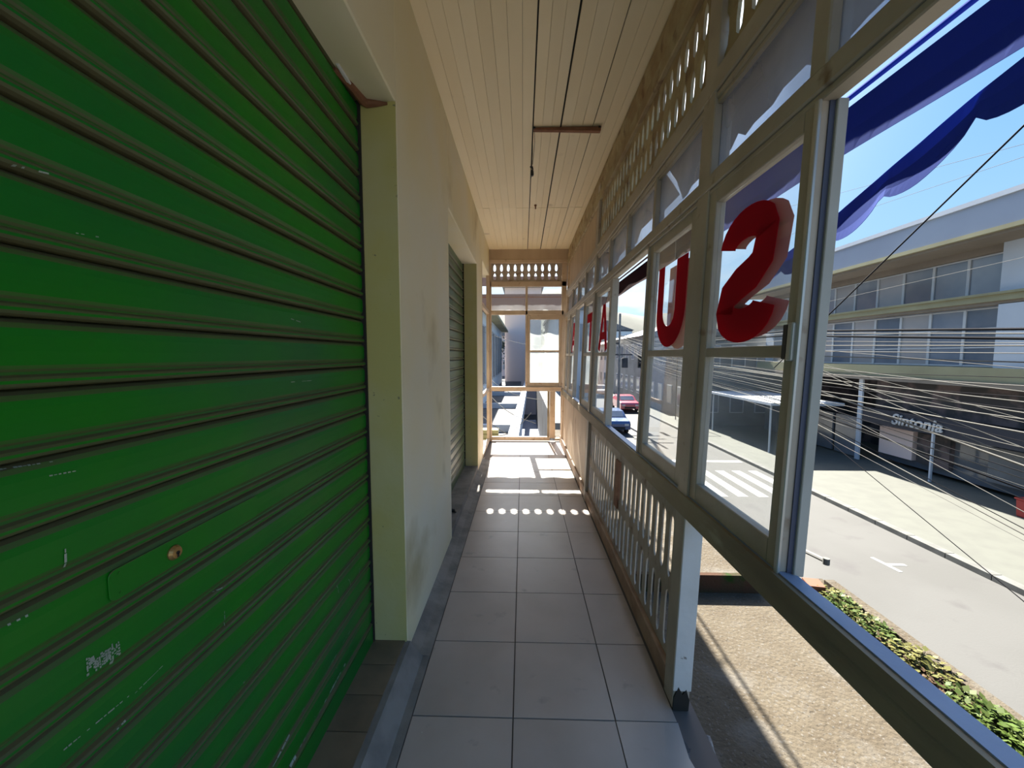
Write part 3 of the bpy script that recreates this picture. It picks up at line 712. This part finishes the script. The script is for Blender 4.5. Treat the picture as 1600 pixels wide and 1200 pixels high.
for x in (-.9, 1.0): MB().tube([(x, -.27, .2), (x, .2, -.07)], .007, 6).build('arm', M['rust'], ae)

# ------------------------------------------------------------ concrete ledge outside, weeds, kerb
ZL = -.35
lg = MB().box(XR+.05, 2.62, -3, 3.3, ZL-.25, ZL).box(XR+.05, 1.9, 3.10, YE+2.2, ZL-.25, -.205).build('concrete_ledge', M['slab'])
tag(lg, 'rough sunlit concrete canopy slab below the open window', 'ledge', kind='structure')
kb = MB().box(XR+.06, 1.95, 3.07, 3.11, ZL-.02, -.20).build('brick_upstand', M['brick_red']); tag(kb, 'low mossy reddish upstand crossing the concrete ledge', 'kerb')
gt = MB().box(2.56, 2.64, -3, 3.2, ZL, ZL+.05).build('ledge_rim', M['slab'], lg)
tp = MB().prism([(2.33, 3.06), (2.45, 3.04), (2.48, 3.16), (2.36, 3.18)], 'z', ZL-.02, ZL+.08).build('terracotta_block', M['terracotta'])
tag(tp, 'orange red clay block at the far end of the weedy ledge', 'brick')
def weed(seed, m, n, rad, h):
    rn = random.Random(seed); mb = MB()
    for i in range(n):
        a = rn.uniform(0, 6.283); r_ = rad*math.sqrt(rn.random()); bx, by = r_*math.cos(a)*.55, r_*math.sin(a)
        z = rn.uniform(0, h)*(1-.5*r_/rad); l_ = rn.uniform(.018, .042); w_ = l_*rn.uniform(.25, .4); t_ = rn.uniform(0, 6.283); up = rn.uniform(-.2, .9)
        d = Vector((math.cos(t_), math.sin(t_), up)).normalized(); s_ = d.cross(Vector((0, 0, 1))).normalized()
        p = Vector((bx, by, z)); mb.add([p, p+d*l_*.5+s_*w_, p+d*l_, p+d*l_*.5-s_*w_], [(0, 1, 2, 3)])
        if i % 6 == 0: mb.tube([(bx*.6, by*.6, 0), (bx, by, z)], .0015, 3, caps=False)
    return mb.mesh('leafy_weed', m)
wm = [weed(1, M['leaf'], 320, .16, .10), weed(2, M['leaf2'], 280, .15, .085), weed(3, M['leaf3'], 130, .15, .06), weed(4, M['leaf'], 300, .13, .13)]
wlab = ['low green weeds', 'yellowish weeds', 'dry brown weeds', 'taller green weeds']
y = 2.98; i = 0
kinds = [1, 0, 1, 0, 2, 1, 2, 2, 0, 0, 3, 0, 0, 3, 0, 1, 0, 3, 0, 0, 1, 0, 3, 0, 0, 3, 1, 0, 2, 3, 0]
ordw = ['first', 'second', 'third', 'fourth', 'fifth', 'sixth', 'seventh', 'eighth', 'ninth', 'tenth', 'eleventh', 'twelfth', 'thirteenth', 'fourteenth', 'fifteenth', 'sixteenth', 'seventeenth', 'eighteenth', 'nineteenth', 'twentieth']
def nth(n): return ordw[n] if n < 20 else 'twenty-' + ordw[n-20] if n < 29 else 'thirtieth' if n == 29 else 'thirty-' + ordw[n-30]
while y > -.7:
    k = kinds[i % len(kinds)]
    o = link(wm[k], 'weed_clump', None, (2.46 + random.uniform(-.03, .03), y, ZL)); o.rotation_euler = (0, 0, random.uniform(-.4, .4)); s_ = random.uniform(.95, 1.3); o.scale = (s_, s_, s_)
    tag(o, wlab[k] + ', ' + nth(i) + ' clump from the clay block', 'weed', 'weed clumps along the ledge'); y -= .125; i += 1
rod = MB(); p0 = at(1118, 794, X=3.1); p1_ = at(1291, 877, X=2.9)
rod.tube([p0, p1_], .022, 8); rod = rod.build('metal_arm', mat('dull_steel', (.13, .13, .125), .8)); tag(rod, 'grey metal bracket arm sticking out over the road', 'pole')
MB().tube([p0 + (p0-p1_)*.9 + Vector((-1.2, 0, -.8)), p0], .018, 8).build('stay', M['silver'], rod)
MB().lathe([(.028, 0), (.028, .06)], p1_-Vector((0, 0, .03)), 'z', 10).build('end_cap', M['kerb'], rod)

# ------------------------------------------------------------ street
ZG = -3.7; XK = 11.05; XB = 17.0
ro = MB().box(-60, 90, -30, 260, ZG-.3, ZG).build('floor_street', M['asphalt']); tag(ro, 'pale grey asphalt street below the windows', 'road', kind='structure')
sw = MB().box(XK+.25, XB+6, -30, 120, ZG-.1, ZG+.13).build('sidewalk', M['sidewalk']); tag(sw, 'wide pale sidewalk across the street', 'sidewalk', kind='structure')
km = MB().box(XK, XK+.24, .01, .99, ZG-.1, ZG+.14).mesh('kerb_stone', M['kerb'])
for k in range(5, 60): link(km, 'kerb_stone', sw, (0, k, 0))
ns = MB().box(1.9, 4.3, -30, 120, ZG-.1, ZG+.13).build('sidewalk', M['sidewalk']); tag(ns, 'near side pavement under the building', 'sidewalk', kind='structure')
cw = MB(); 
for k in range(8):
    x = 5.1 + k*.75; MB().box(x, x+.38, 14.3, 17.6, ZG, ZG+.005).build('crossing_stripe', M['mark'], ro)
MB().box(4.6, 10.9, 19.0, 19.35, ZG, ZG+.005).build('stop_line', M['mark'], ro)
a_ = at(1362, 871, Z=ZG); b_ = at(1408, 894, Z=ZG); c_ = at(1387, 882, Z=ZG); d_ = at(1415, 883, Z=ZG)
def strip(a, b, wd, nm):
    d = (b-a); d.z = 0; d.normalize(); n = Vector((-d.y, d.x, 0))*wd/2
    v_ = [a-n, a+n, b+n, b-n]; MB().add([(p.x, p.y, ZG) for p in v_] + [(p.x, p.y, ZG+.006) for p in v_], [(0,1,2,3),(7,6,5,4),(0,4,5,1),(1,5,6,2),(2,6,7,3),(3,7,4,0)]).build(nm, M['mark'], ro)
strip(a_, b_, .10, 'bay_marking'); strip(c_, d_, .10, 'bay_marking')

# ---- opposite building
ob = empty('office_building', (XB, 15, ZG)); tag(ob, 'three storey building across the street with grey fascia and ochre ledges', 'building')
def o_(x0, x1, y0, y1, z0, z1, nm, m, parent=None, mi=0):
    p = parent or ob; mb = MB().box(x0-XB, x1-XB, y0-15, y1-15, z0-ZG, z1-ZG)
    return mb.build(nm, m, p)
Y0, Y1 = -4, 27.5
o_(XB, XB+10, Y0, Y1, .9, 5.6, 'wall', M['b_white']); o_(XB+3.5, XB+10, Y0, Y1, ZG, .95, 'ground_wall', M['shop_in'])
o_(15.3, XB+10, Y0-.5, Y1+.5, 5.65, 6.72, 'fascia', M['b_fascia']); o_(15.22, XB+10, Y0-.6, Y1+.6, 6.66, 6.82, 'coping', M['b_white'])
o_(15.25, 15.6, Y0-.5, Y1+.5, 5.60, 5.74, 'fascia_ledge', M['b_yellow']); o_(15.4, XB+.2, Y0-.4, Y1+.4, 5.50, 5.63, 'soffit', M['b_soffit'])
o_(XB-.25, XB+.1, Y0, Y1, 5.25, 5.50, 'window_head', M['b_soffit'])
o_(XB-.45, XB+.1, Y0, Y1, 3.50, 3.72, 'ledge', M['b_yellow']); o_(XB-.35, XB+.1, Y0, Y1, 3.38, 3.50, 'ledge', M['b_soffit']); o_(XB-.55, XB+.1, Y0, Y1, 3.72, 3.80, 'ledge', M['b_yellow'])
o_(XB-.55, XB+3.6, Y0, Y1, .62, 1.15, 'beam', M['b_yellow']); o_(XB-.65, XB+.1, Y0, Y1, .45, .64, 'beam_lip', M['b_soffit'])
cols = [(13.15, 14.1), (1.6, 2.5)]
for (a, b_) in cols:
    o_(XB-.35, XB+.05, a, b_, 1.15, 3.4, 'pier', M['b_white']); o_(XB-.35, XB+.05, a, b_, 3.8, 5.5, 'pier', M['b_white'])
# windows: each bay 1.25 m
wf = MB().box(-.06, .02, 0, .05, 0, 1.42).box(-.06, .02, 1.20, 1.25, 0, 1.42).box(-.06, .02, .05, 1.20, 0, .05).box(-.06, .02, .05, 1.20, 1.37, 1.42).mesh('window', M['b_frame'])
wp = [MB().box(-.02, -.005, .05, 1.20, .05, 1.37).mesh('pane', m_) for m_ in (M['b_glass'], M['b_blind'])]
wf2 = MB().box(-.06, .02, 0, .05, 0, 2.15).box(-.06, .02, 1.20, 1.25, 0, 2.15)
for z in (0, .68, 1.38, 2.10): wf2.box(-.05, .02, .05, 1.20, z, z+.05)
wf2 = wf2.mesh('window', M['b_frame'])
wp2 = [MB().box(-.02, -.005, .05, 1.20, .05, 2.10).mesh('pane', m_) for m_ in (M['b_glass'], M['b_blind'])]
y = Y0+.2; rr = random.Random(11)
pat = [1, 1, 0, 1, 0, 0, 1, 0]
while y < Y1-1.3:
    blocked = any(a-1.2 < y < b_ for a, b_ in cols)
    if blocked: y = next(b_ for a, b_ in cols if a-1.2 < y < b_) + .02; 
    f_ = link(wf, 'window', ob, (-.0, y-15, 3.82-ZG)); link(wp[0 if 13.5 < y < 17 else rr.choice(pat)], 'pane', f_)
    f_ = link(wf2, 'window', ob, (-.0, y-15, 1.18-ZG)); link(wp2[rr.choice(pat)], 'pane', f_)
    y += 1.25
# ground floor: columns, sign boards, glazing
for y in (19.35, 15.9, 5, 24): 
    wd = .22 if y in (19.35, 24) else .07 if y == 15.9 else .12
    o_(XB-.34, XB-.26, y-wd/2, y+wd/2, ZG+.13, -1.55 if y == 15.9 else .5, 'column', M['b_white'])
o_(XB-.30, XB-.1, 11.9, 19.2, -1.62, -.92, 'sign_board', M['shop_dark'])
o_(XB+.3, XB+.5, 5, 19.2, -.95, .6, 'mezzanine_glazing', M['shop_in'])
o_(XB+.6, XB+.7, 11.9, 19.2, -3.4, -1.62, 'shop_glass', M['b_glass'])
for (a, b_, m_) in ((17.4, 19.0, M['pink_wall']), (15.9, 17.2, M['shop_in']), (13.2, 14.6, M['grey_wall'])):
    o_(XB+.4, XB+.6, a, b_, -3.1, -1.8, 'display', m_)
o_(XB-.2, XB+.0, 11.2, 11.9, ZG, .45, 'dark_pier', M['shop_dark'])
o_(XB-.3, XB, 4, 11.2, -3.5, -.7, 'shop_front', M['seafoam']); o_(XB-.32, XB-.29, 4, 11.2, -2.5, -2.25, 'shop_band', mat('green_band', (.02, .35, .20), .5))
# upper glass wall of the blue shop further along
for k in range(5): o_(XB-.2, XB-.1, 19.6+1.5*k, 20.9+1.5*k, ZG+.2, -1.5, 'shop_door', M['b_glass'])
# lettering Sintonia
cu = bpy.data.curves.new('sign_letters', 'FONT'); cu.body = 'Sintonia'; cu.size = .66; cu.extrude = .02; cu.align_x = 'CENTER'; cu.shear = .15; cu.offset = .012
to = bpy.data.objects.new('tmp', cu); C.objects.link(to)
bpy.context.view_layer.update()
me = bpy.data.meshes.new_from_object(to.evaluated_get(bpy.context.evaluated_depsgraph_get())); bpy.data.objects.remove(to)
me.materials.clear(); me.materials.append(M['b_frame'])
tx = bpy.data.objects.new('sign_letters', me); C.objects.link(tx); tx.parent = ob
tx.location = (-.35, 16.6-15, -1.47-ZG); tx.rotation_euler = (R(90), 0, R(-90)); tx['label'] = 'white lettering on dark shop sign'
# things outside the shops
for i, (y, m_, lab) in enumerate(((12.35, mat('red_crate', (.30, .02, .02), .5), 'small red bin standing on the sidewalk by the dark pier'),)):
    cr_ = MB().prism([(-.16, 0), (.16, 0), (.2, .55), (-.2, .55)], 'x', -.18, .18).build('bin', m_, None, (XB-.9, y, ZG+.13), bevel=.02)
    MB().box(-.2, .2, -.22, .22, .55, .60).build('lid', m_, cr_); tag(cr_, lab, 'bin')
# canopy added to throw shade on the sidewalk
cn = MB().box(12.9, XB-.36, 20.2, 27, -1.02, -.88).build('added_shade_canopy', M['b_white']); tag(cn, 'flat white canopy added to shade the sidewalk beside the dark shop', 'canopy')
for y in (20.5, 26.6): MB().tube([(13.1, y, ZG+.1), (13.1, y, -1.05)], .05, 8).build('post', M['b_white'], cn)

# ---- neighbouring buildings along the street
def building(name, label, x0, x1, y0, y1, z1, m, side='x-', floors=2, wins=4, roofm=None, pitched=0, group=None, z0=ZG):
    b_ = empty(name, ((x0+x1)/2, (y0+y1)/2, z0)); tag(b_, label, 'building', group)
    cx, cy = (x0+x1)/2, (y0+y1)/2; hx, hy = (x1-x0)/2, (y1-y0)/2; H = z1-z0
    MB().box(-hx, hx, -hy, hy, 0, H).build('wall', m, b_)
    if pitched: MB().prism([(-hx-.5, H), (hx+.5, H), (0, H+pitched)], 'y', -hy-.4, hy+.4).build('roof', roofm or M['roof'], b_)
    else: MB().box(-hx-.2, hx+.2, -hy-.2, hy+.2, H, H+.25).build('roof', roofm or M['roof'], b_)
    fh = H/floors
    for f_ in range(floors):
        for k in range(wins):
            if side in ('x-', 'x+'):
                s_ = -1 if side == 'x-' else 1; yy = -hy + (k+.5)*2*hy/wins; a = s_*hx
                w_ = MB().box(a-.04, a+.04, yy-.55, yy+.55, f_*fh+fh*.32, f_*fh+fh*.80).build('window', M['b_frame'], b_)
                MB().box(a-.05, a+.05, yy-.48, yy+.48, f_*fh+fh*.34, f_*fh+fh*.78).build('pane', M['b_glass'], w_)
            w2_ = -hx + (k+.5)*2*hx/wins
            if k < 3:
                w_ = MB().box(w2_-.5, w2_+.5, -hy-.04, -hy+.04, f_*fh+fh*.32, f_*fh+fh*.80).build('window', M['b_frame'], b_)
                MB().box(w2_-.43, w2_+.43, -hy-.05, -hy+.05, f_*fh+fh*.34, f_*fh+fh*.78).build('pane', M['b_glass'], w_)
    return b_
building('shop_building', 'low grey two storey shop row beyond the office building', 13.0, 22, 28.5, 40, 3.0, M['grey_wall'], wins=5)
building('shop_building', 'grey block with pitched roof further down the street', 12.6, 22, 41, 55, 3.6, M['grey_wall'], wins=6, pitched=1.6)
building('shop_building', 'pink low house beyond the pale pitched block', 12.2, 22, 56, 72, 3.2, M['pink_wall'], wins=6, pitched=1.5)
building('house', 'white house closing the end of the street', 2.0, 14, 95, 107, 5.0, M['grey_wall'], side='y', pitched=2.0)
building('house', 'grey roofed house on the slope behind the street end', 15, 28, 100, 112, 8.0, M['pale_wall'], side='y', pitched=2.5)
building('house', 'small pink house on the slope left of the street end', -12, 0, 98, 108, 6.5, M['pink_wall'], side='y', pitched=2.0)
# hills
hm = MB(); nx, ny = 70, 14; rr = random.Random(2)
for j in range(ny+1):
    for i in range(nx+1):
        x = -160+i*5.2; y = 110+j*12
        z = ZG + 36*math.exp(-((y-210)/60)**2)*(.75+.25*math.sin(x*.031+1)+.12*math.sin(x*.09)) + rr.uniform(-1, 1)*(1 if j else 0)
        if j == 0: z = ZG-.5
        hm.v.append((x, y, z))
for j in range(ny):
    for i in range(nx): k = j*(nx+1)+i; hm.f.append([k, k+1, k+nx+2, k+nx+1]); hm.m.append(0)
hl = hm.build('hill', M['hill'], smooth=True); tag(hl, 'wooded hill rising behind the end of the street', 'hill', kind='structure')
def blob(mb, c, r, rn, nu=9, nv=6, mi=0):
    vs = []; fs = []
    for j in range(nv+1):
        for i in range(nu):
            a = 2*math.pi*i/nu; b_ = math.pi*j/nv; q_ = r*rn.uniform(.78, 1.12)
            vs.append((c[0]+q_*math.sin(b_)*math.cos(a), c[1]+q_*math.sin(b_)*math.sin(a), c[2]+q_*.8*math.cos(b_)))
    for j in range(nv):
        for i in range(nu): fs.append((j*nu+i, j*nu+(i+1) % nu, (j+1)*nu+(i+1) % nu, (j+1)*nu+i))
    mb.add(vs, fs, mi)
def tree(x, y, h, seed, label, z=ZG):
    rn = random.Random(seed); t = empty('tree', (x, y, z)); tag(t, label, 'tree', 'trees beyond the street end')
    MB().tube([(0, 0, 0), (.1, 0, h*.3), (0, .1, h*.6)], [h*.04, h*.03, h*.02], 7).build('trunk', M['rust_base'], t)
    mb = MB()
    for k in range(16): blob(mb, (rn.uniform(-.28, .28)*h, rn.uniform(-.28, .28)*h, h*rn.uniform(.5, .9)), h*rn.uniform(.12, .2), rn)
    for k in range(500):
        d = Vector((rn.gauss(0, 1), rn.gauss(0, 1), rn.gauss(0, .8))).normalized()*h*rn.uniform(.3, .46); p = Vector((0, 0, h*.7))+d; s_ = h*.03
        u = Vector((rn.gauss(0, 1), rn.gauss(0, 1), rn.gauss(0, 1))).normalized(); v_ = u.cross(d).normalized()
        mb.add([p-u*s_, p+v_*s_*.6, p+u*s_, p-v_*s_*.6], [(0, 1, 2, 3)])
    mb.build('crown', M['hill'], t)
for i, (x, y, h) in enumerate(((13.5, 80, 8), (24, 86, 9), (36, 90, 10), (-7, 84, 9), (48, 98, 12), (9, 122, 13))):
    tree(x, y, h, 20+i, ['dark bushy tree right of the street end, in front of the white house', 'bushy tree behind the low pink house', 'large tree right of the grey roofed house', 'tree left of the street end', 'tallest tree far right on the slope', 'tree rising behind the white house at the street end'][i])

# ---- far end neighbours (seen through the end frame)
nb_ = empty('neighbour_house', (-3.2, 20, -.7)); tag(nb_, 'pale blue house side with tall windows left beyond the end frame', 'building')
MB().box(-2.5, 1.35, -6, 14, -3, 4.3).build('wall', M['pale_wall'], nb_)
for k in range(9):
    w_ = MB().box(1.34, 1.42, -5.4+k*2.05, -4.1+k*2.05, .9, 3.7).build('window', M['b_frame'], nb_)
    MB().box(1.37, 1.44, -5.2+k*2.05, -4.3+k*2.05, 1.0, 3.6).build('pane', M['grey_wall'], w_)
MB().box(-2.8, 1.9, -6.2, 14, 4.3, 4.45).build('eaves', M['b_yellow'], nb_)
pw = building('neighbour_house', 'pink rendered gable wall beyond the end frame', -1.6, 1.6, 34.2, 44, 7.5, M['pink_wall'], side='y', floors=1, wins=0)
pg = building('neighbour_house', 'pale grey house seen through the dusty end sash', 2.25, 4.9, 26, 40, 4.6, M['b_white'], side='y', floors=2, wins=2)
tr = MB().box(-8, -.15, 8.6, 34, -1.2, -.72).build('roof_terrace', M['roof_dark']); tag(tr, 'dark flat roof just below the end frame on the left', 'roof')
pb_ = MB().prism([(-.42, 8.3), (-.14, 8.3), (.42, 30), (.14, 30)], 'z', -.9, -.42).build('parapet', M['b_white']); tag(pb_, 'white parapet beam running away beyond the end frame', 'parapet')
for k in (0, 2, 4):
    cb_ = MB().prism([(-3.2, 11.5+k*2.6), (0+.05*k-.3, 11.5+k*2.6), (0+.05*k-.3, 11.65+k*2.6), (-3.2, 11.65+k*2.6)], 'z', -.72, -.5).build('cross_beam', M['b_white'], tr)
gw = MB().box(.9, 1.75, 11, 26, ZG, -.35).build('yard_wall', M['grey_wall']); tag(gw, 'weathered grey yard wall beyond the end frame on the right', 'wall')
ys = MB().box(-.14, .9, 8.6, 26, ZG, ZG+.9).build('shaded_yard', M['flash']); tag(ys, 'lower yard ground coloured in blue grey shade, between the white parapet and yard wall', 'roof')  # lower yard ground, its blue grey shade put into the colour
for k in range(5):
    tb_ = MB().box(-1.5, -.55, -.02, .26, 0, .09).build('timber_plank', M['timber'], None, (0 + random.uniform(-.03, .03), 8.75+.02*k, -.62+.098*k), bevel=.006)
    tag(tb_, ['bottom', 'second lowest', 'middle', 'second highest', 'top'][k] + ' yellow timber plank of the stack outside the end frame', 'plank', 'stacked yellow planks beyond the end frame')
tl = MB().box(-1.5, -.5, 8.6, 9.2, -.72, -.62).build('pallet', M['roof_dark']); tag(tl, 'dark pallet under the stack of yellow planks', 'pallet')
wr_ = [((-1.3, 10, 1.1), (.3, 8.4, .1)), ((-1.4, 12, 1.2), (.5, 9, .55)), ((-1.0, 9, .2), (.6, 8.2, -.2)), ((-1.85, 14.2, 2.6), (1.85, 26.2, 2.3)), ((-.9, 9.2, -.3), (.2, 9, .25))]
for wi_, (a, b_) in enumerate(wr_):
    pts = [Vector(a).lerp(Vector(b_), t/10) - Vector((0, 0, .25*math.sin(math.pi*t/10))) for t in range(11)]
    o = MB().tube(pts, .009, 5).build('slack_wire', M['cable_l']); tag(o, ['pale slack wire falling steeply from the blue house to the beam', 'pale slack wire crossing low over the white parapet', 'short wire drooping lowest, over the terrace edge', 'high pale wire strung across the open end window', 'short level wire just above the yellow planks'][wi_], 'wire', 'slack wires beyond the end frame')

# ---- cars
def car(x, y, m, label, rz=0):
    c = empty('car', (x, y, ZG), (0, 0, rz)); tag(c, label, 'car')
    prof = [(-2.05, .35), (-2.1, .75), (-1.95, .92), (-1.1, 1.02), (-.55, 1.42), (.75, 1.45), (1.45, 1.02), (2.05, .95), (2.1, .55), (2.0, .33)]
    n = len(prof); mb = MB(); vs = []; fs = []
    for xx_, ins in ((-.86, 0), (-.80, 1), (.80, 1), (.86, 0)):
        for (py, pz) in prof:
            k_ = .12 if (ins == 0 and pz > 1.05) else 0
            vs.append((xx_*(1-k_*1.0) if ins == 0 else xx_*(1-(.08 if pz > 1.05 else 0)), py, pz if ins else pz-.03))
    for r_ in range(3):
        for i in range(n): fs.append((r_*n+i, r_*n+(i+1) % n, (r_+1)*n+(i+1) % n, (r_+1)*n+i))
    fs += [tuple(range(n)), tuple(range(3*n, 4*n))]
    mb.add(vs, fs); mb.build('body', m, c, bevel=.03)
    MB().add([(-.66, -1.04, 1.06), (.66, -1.04, 1.06), (.60, -.60, 1.41), (-.60, -.60, 1.41)], [(0, 1, 2, 3)]).build('windscreen', M['b_glass'], c, (0, -.02, .012))
    for s_ in (-1, 1):
        MB().add([(.79*s_, -.95, 1.05), (.79*s_, 1.2, 1.05), (.755*s_, .68, 1.40), (.755*s_, -.5, 1.38)], [(0, 1, 2, 3)]).build('side_window', M['b_glass'], c, (.02*s_, 0, 0))
        MB().box(s_*.6-.14, s_*.6+.14, -2.11, -2.05, .62, .76).build('headlamp', M['b_frame'], c)
    for (wx, wy) in ((-.78, -1.3), (.78, -1.3), (-.78, 1.3), (.78, 1.3)):
        MB().lathe([(.30, -.1), (.32, -.08), (.32, .08), (.30, .1)], (wx, wy, .32), 'x', 14).build('wheel', M['tyre'], c)
    MB().box(-.5, .5, -2.12, -2.06, .40, .55).build('grille', M['tyre'], c)
    return c
car(9.9, 37.5, M['car_red'], 'red car parked by the far kerb, seen through the middle window')
car(9.9, 50, M['car_white'], 'white car further down the street behind the red car')
car(9.8, 57, M['car_blue'], 'dark car parked beyond the white car')
car(6.3, 27.5, M['car_blue'], 'dark blue car on the near side of the street')

# ---- poles, traffic light, cables
pole = empty('utility_pole', (7.7, 31, ZG)); tag(pole, 'dark concrete utility pole down the street carrying many cables', 'pole')
MB().tube([(0, 0, 0), (0, 0, 8.6)], [.12, .08], 10).build('shaft', M['cement'], pole)
for z in (5.3, 6.2, 7.2): MB().box(-1.0, 1.0, -.05, .05, z, z+.1).build('cross_arm', M['roof_dark'], pole)
MB().lathe([(.22, 0), (.24, .05), (.24, .75), (.2, .8)], (.45, 0, 4.3), 'z', 12).build('transformer', M['roof_dark'], pole)
tlg = empty('traffic_light', (9.3, 31, .6)); tag(tlg, 'black traffic light hanging over the street', 'traffic light')
MB().box(-.14, .14, -.12, .12, 0, 1.0).build('housing', M['black'], tlg)
for k in range(3): MB().lathe([(.09, -.14), (.1, -.12)], (0, 0, .2+.3*k), 'y', 10).build('lamp', M['cable_d'], tlg)
MB().tube([(0, 0, 1.0), (0, 0, 1.5), (1.8, 0, 1.8), (3.0, 0, 1.8), (3.0, 0, -4.3)], .04, 6).build('mast', M['roof_dark'], tlg)

def cable(p0, p1_, Xc, r, m, label, ext=1.6, near=.6, group=None, pole_z=None):
    "cable through the points seen at two pixels on the plane x=Xc, run on past the near one and on to the pole"
    a = at(*p0, X=Xc); b_ = at(*p1_, X=Xc)
    B = b_ + (b_-a)*near
    if pole_z is None: ctrl = [a + (a-b_)*ext, a, b_, B]
    else: ctrl = [Vector((7.7, 31, pole_z)), Vector((7.7, 31, pole_z)).lerp(a, .6) - Vector((0, 0, .35)), a + (a-b_)*.25, a, b_, B]
    pts = []
    for i in range(len(ctrl)-1):
        q0, q1, q2, q3 = ctrl[max(i-1, 0)], ctrl[i], ctrl[i+1], ctrl[min(i+2, len(ctrl)-1)]
        L1 = (q2-q1).length; m1 = (q2-q0)*(L1/max((q2-q0).length, 1e-6)); m2 = (q3-q1)*(L1/max((q3-q1).length, 1e-6))
        for k in range(8):
            t = k/8; t2, t3 = t*t, t*t*t
            pts.append(q1*(2*t3-3*t2+1) + m1*(t3-2*t2+t) + q2*(3*t2-2*t3) + m2*(t3-t2))
    pts.append(ctrl[-1])
    o = MB().tube(pts, r, 5).build('power_cable', m, smooth=True)
    tag(o, label, 'cable', group); return o
G = 'power and telephone cables strung along the street'
rr = random.Random(4)
cl, cd = M['cable_l'], M['cable_d']
spec = [((1270, 517), (1600, 514), 7.5, .030, cd), ((1270, 525), (1600, 529), 7.5, .032, cd), ((1270, 521), (1600, 521), 7.4, .014, cl), ((1270, 540), (1600, 540), 7.6, .014, cl),
        ((1270, 549), (1600, 552), 7.5, .010, cl), ((1270, 556), (1600, 566), 7.5, .016, cl), ((1270, 533), (1600, 536), 7.6, .008, cl),
        ((1262, 571), (1600, 612), 7, .010, cl), ((1262, 590), (1600, 628), 7, .012, cl), ((1262, 593), (1600, 645), 7, .014, cl), ((1262, 600), (1600, 640), 7, .010, cd),
        ((1262, 608), (1600, 655), 7, .012, cl), ((1262, 613), (1600, 676), 7.2, .018, cl), ((1262, 620), (1600, 700), 7.1, .008, cl), ((1262, 570), (1600, 700), 7, .009, cl),
        ((1262, 572), (1600, 722), 7, .010, cl), ((1262, 604), (1600, 728), 7, .024, cl), ((1262, 628), (1600, 738), 7, .010, cd), ((1262, 636), (1600, 748), 7.1, .014, cl),
        ((1262, 641), (1600, 765), 7, .018, cd), ((1262, 646), (1600, 760), 7, .007, cl), ((1262, 618), (1600, 800), 7, .008, cl), ((1262, 650), (1600, 826), 7, .009, cd),
        ((1262, 655), (1600, 835), 6.8, .014, cl), ((1262, 662), (1600, 940), 6.6, .009, cd), ((1262, 667), (1600, 845), 6.9, .006, cl), ((1262, 580), (1600, 590), 7.2, .008, cd),
        ((1262, 583), (1600, 603), 7.2, .010, cl), ((1262, 597), (1600, 620), 7.2, .007, cd), ((1262, 545), (1600, 575), 7.3, .007, cl), ((1262, 588), (1600, 660), 7, .006, cl),
        ((1262, 610), (1600, 690), 7.2, .006, cd), ((1262, 625), (1600, 715), 7, .007, cl), ((1262, 632), (1600, 780), 7, .007, cl), ((1262, 563), (1600, 655), 7.4, .006, cl)]
spec.sort(key=lambda t: t[1][1])
cnt = {}
for j, (p0, p1_, X_, r_, m_) in enumerate(spec):
    ry = p1_[1]
    zone = 'the upper windows' if ry < 545 else 'the ochre beam' if ry < 610 else 'the wall above the shop sign' if ry < 680 else 'the shop windows' if ry < 790 else 'the sidewalk'
    kd = ('thick ' if r_ > .0135 else 'thin ' if r_ < .009 else '') + ('pale' if m_ is cl else 'black')
    key = (zone, kd); cnt[key] = cnt.get(key, 0)+1
    cable(p0, p1_, 3.5 + .5*(X_-7) + .02*(j % 5), r_*.38, m_, kd + ' cable, ' + nth(cnt[key]-1) + ' from top among those crossing ' + zone.replace('the wall above the shop sign', 'the shop sign wall'), near=.5, group=G, pole_z=3.0 + (600-ry)/400*.9)
cable((1300, 487), (1600, 196), 3.0, .006, cd, 'single dark cable slanting up across the grey fascia', ext=.6, near=.8)
for (p0, p1_) in (((1300, 470), (1600, 402)), ((1300, 305), (1600, 225)), ((1300, 345), (1600, 245))):
    cable(p0, p1_, 8, .004, cl, {470: 'pale cable crossing the office fascia windows', 305: 'upper of two thin pale cables against the sky', 345: 'lower of two thin pale cables against the sky'}[p0[1]], ext=.8)
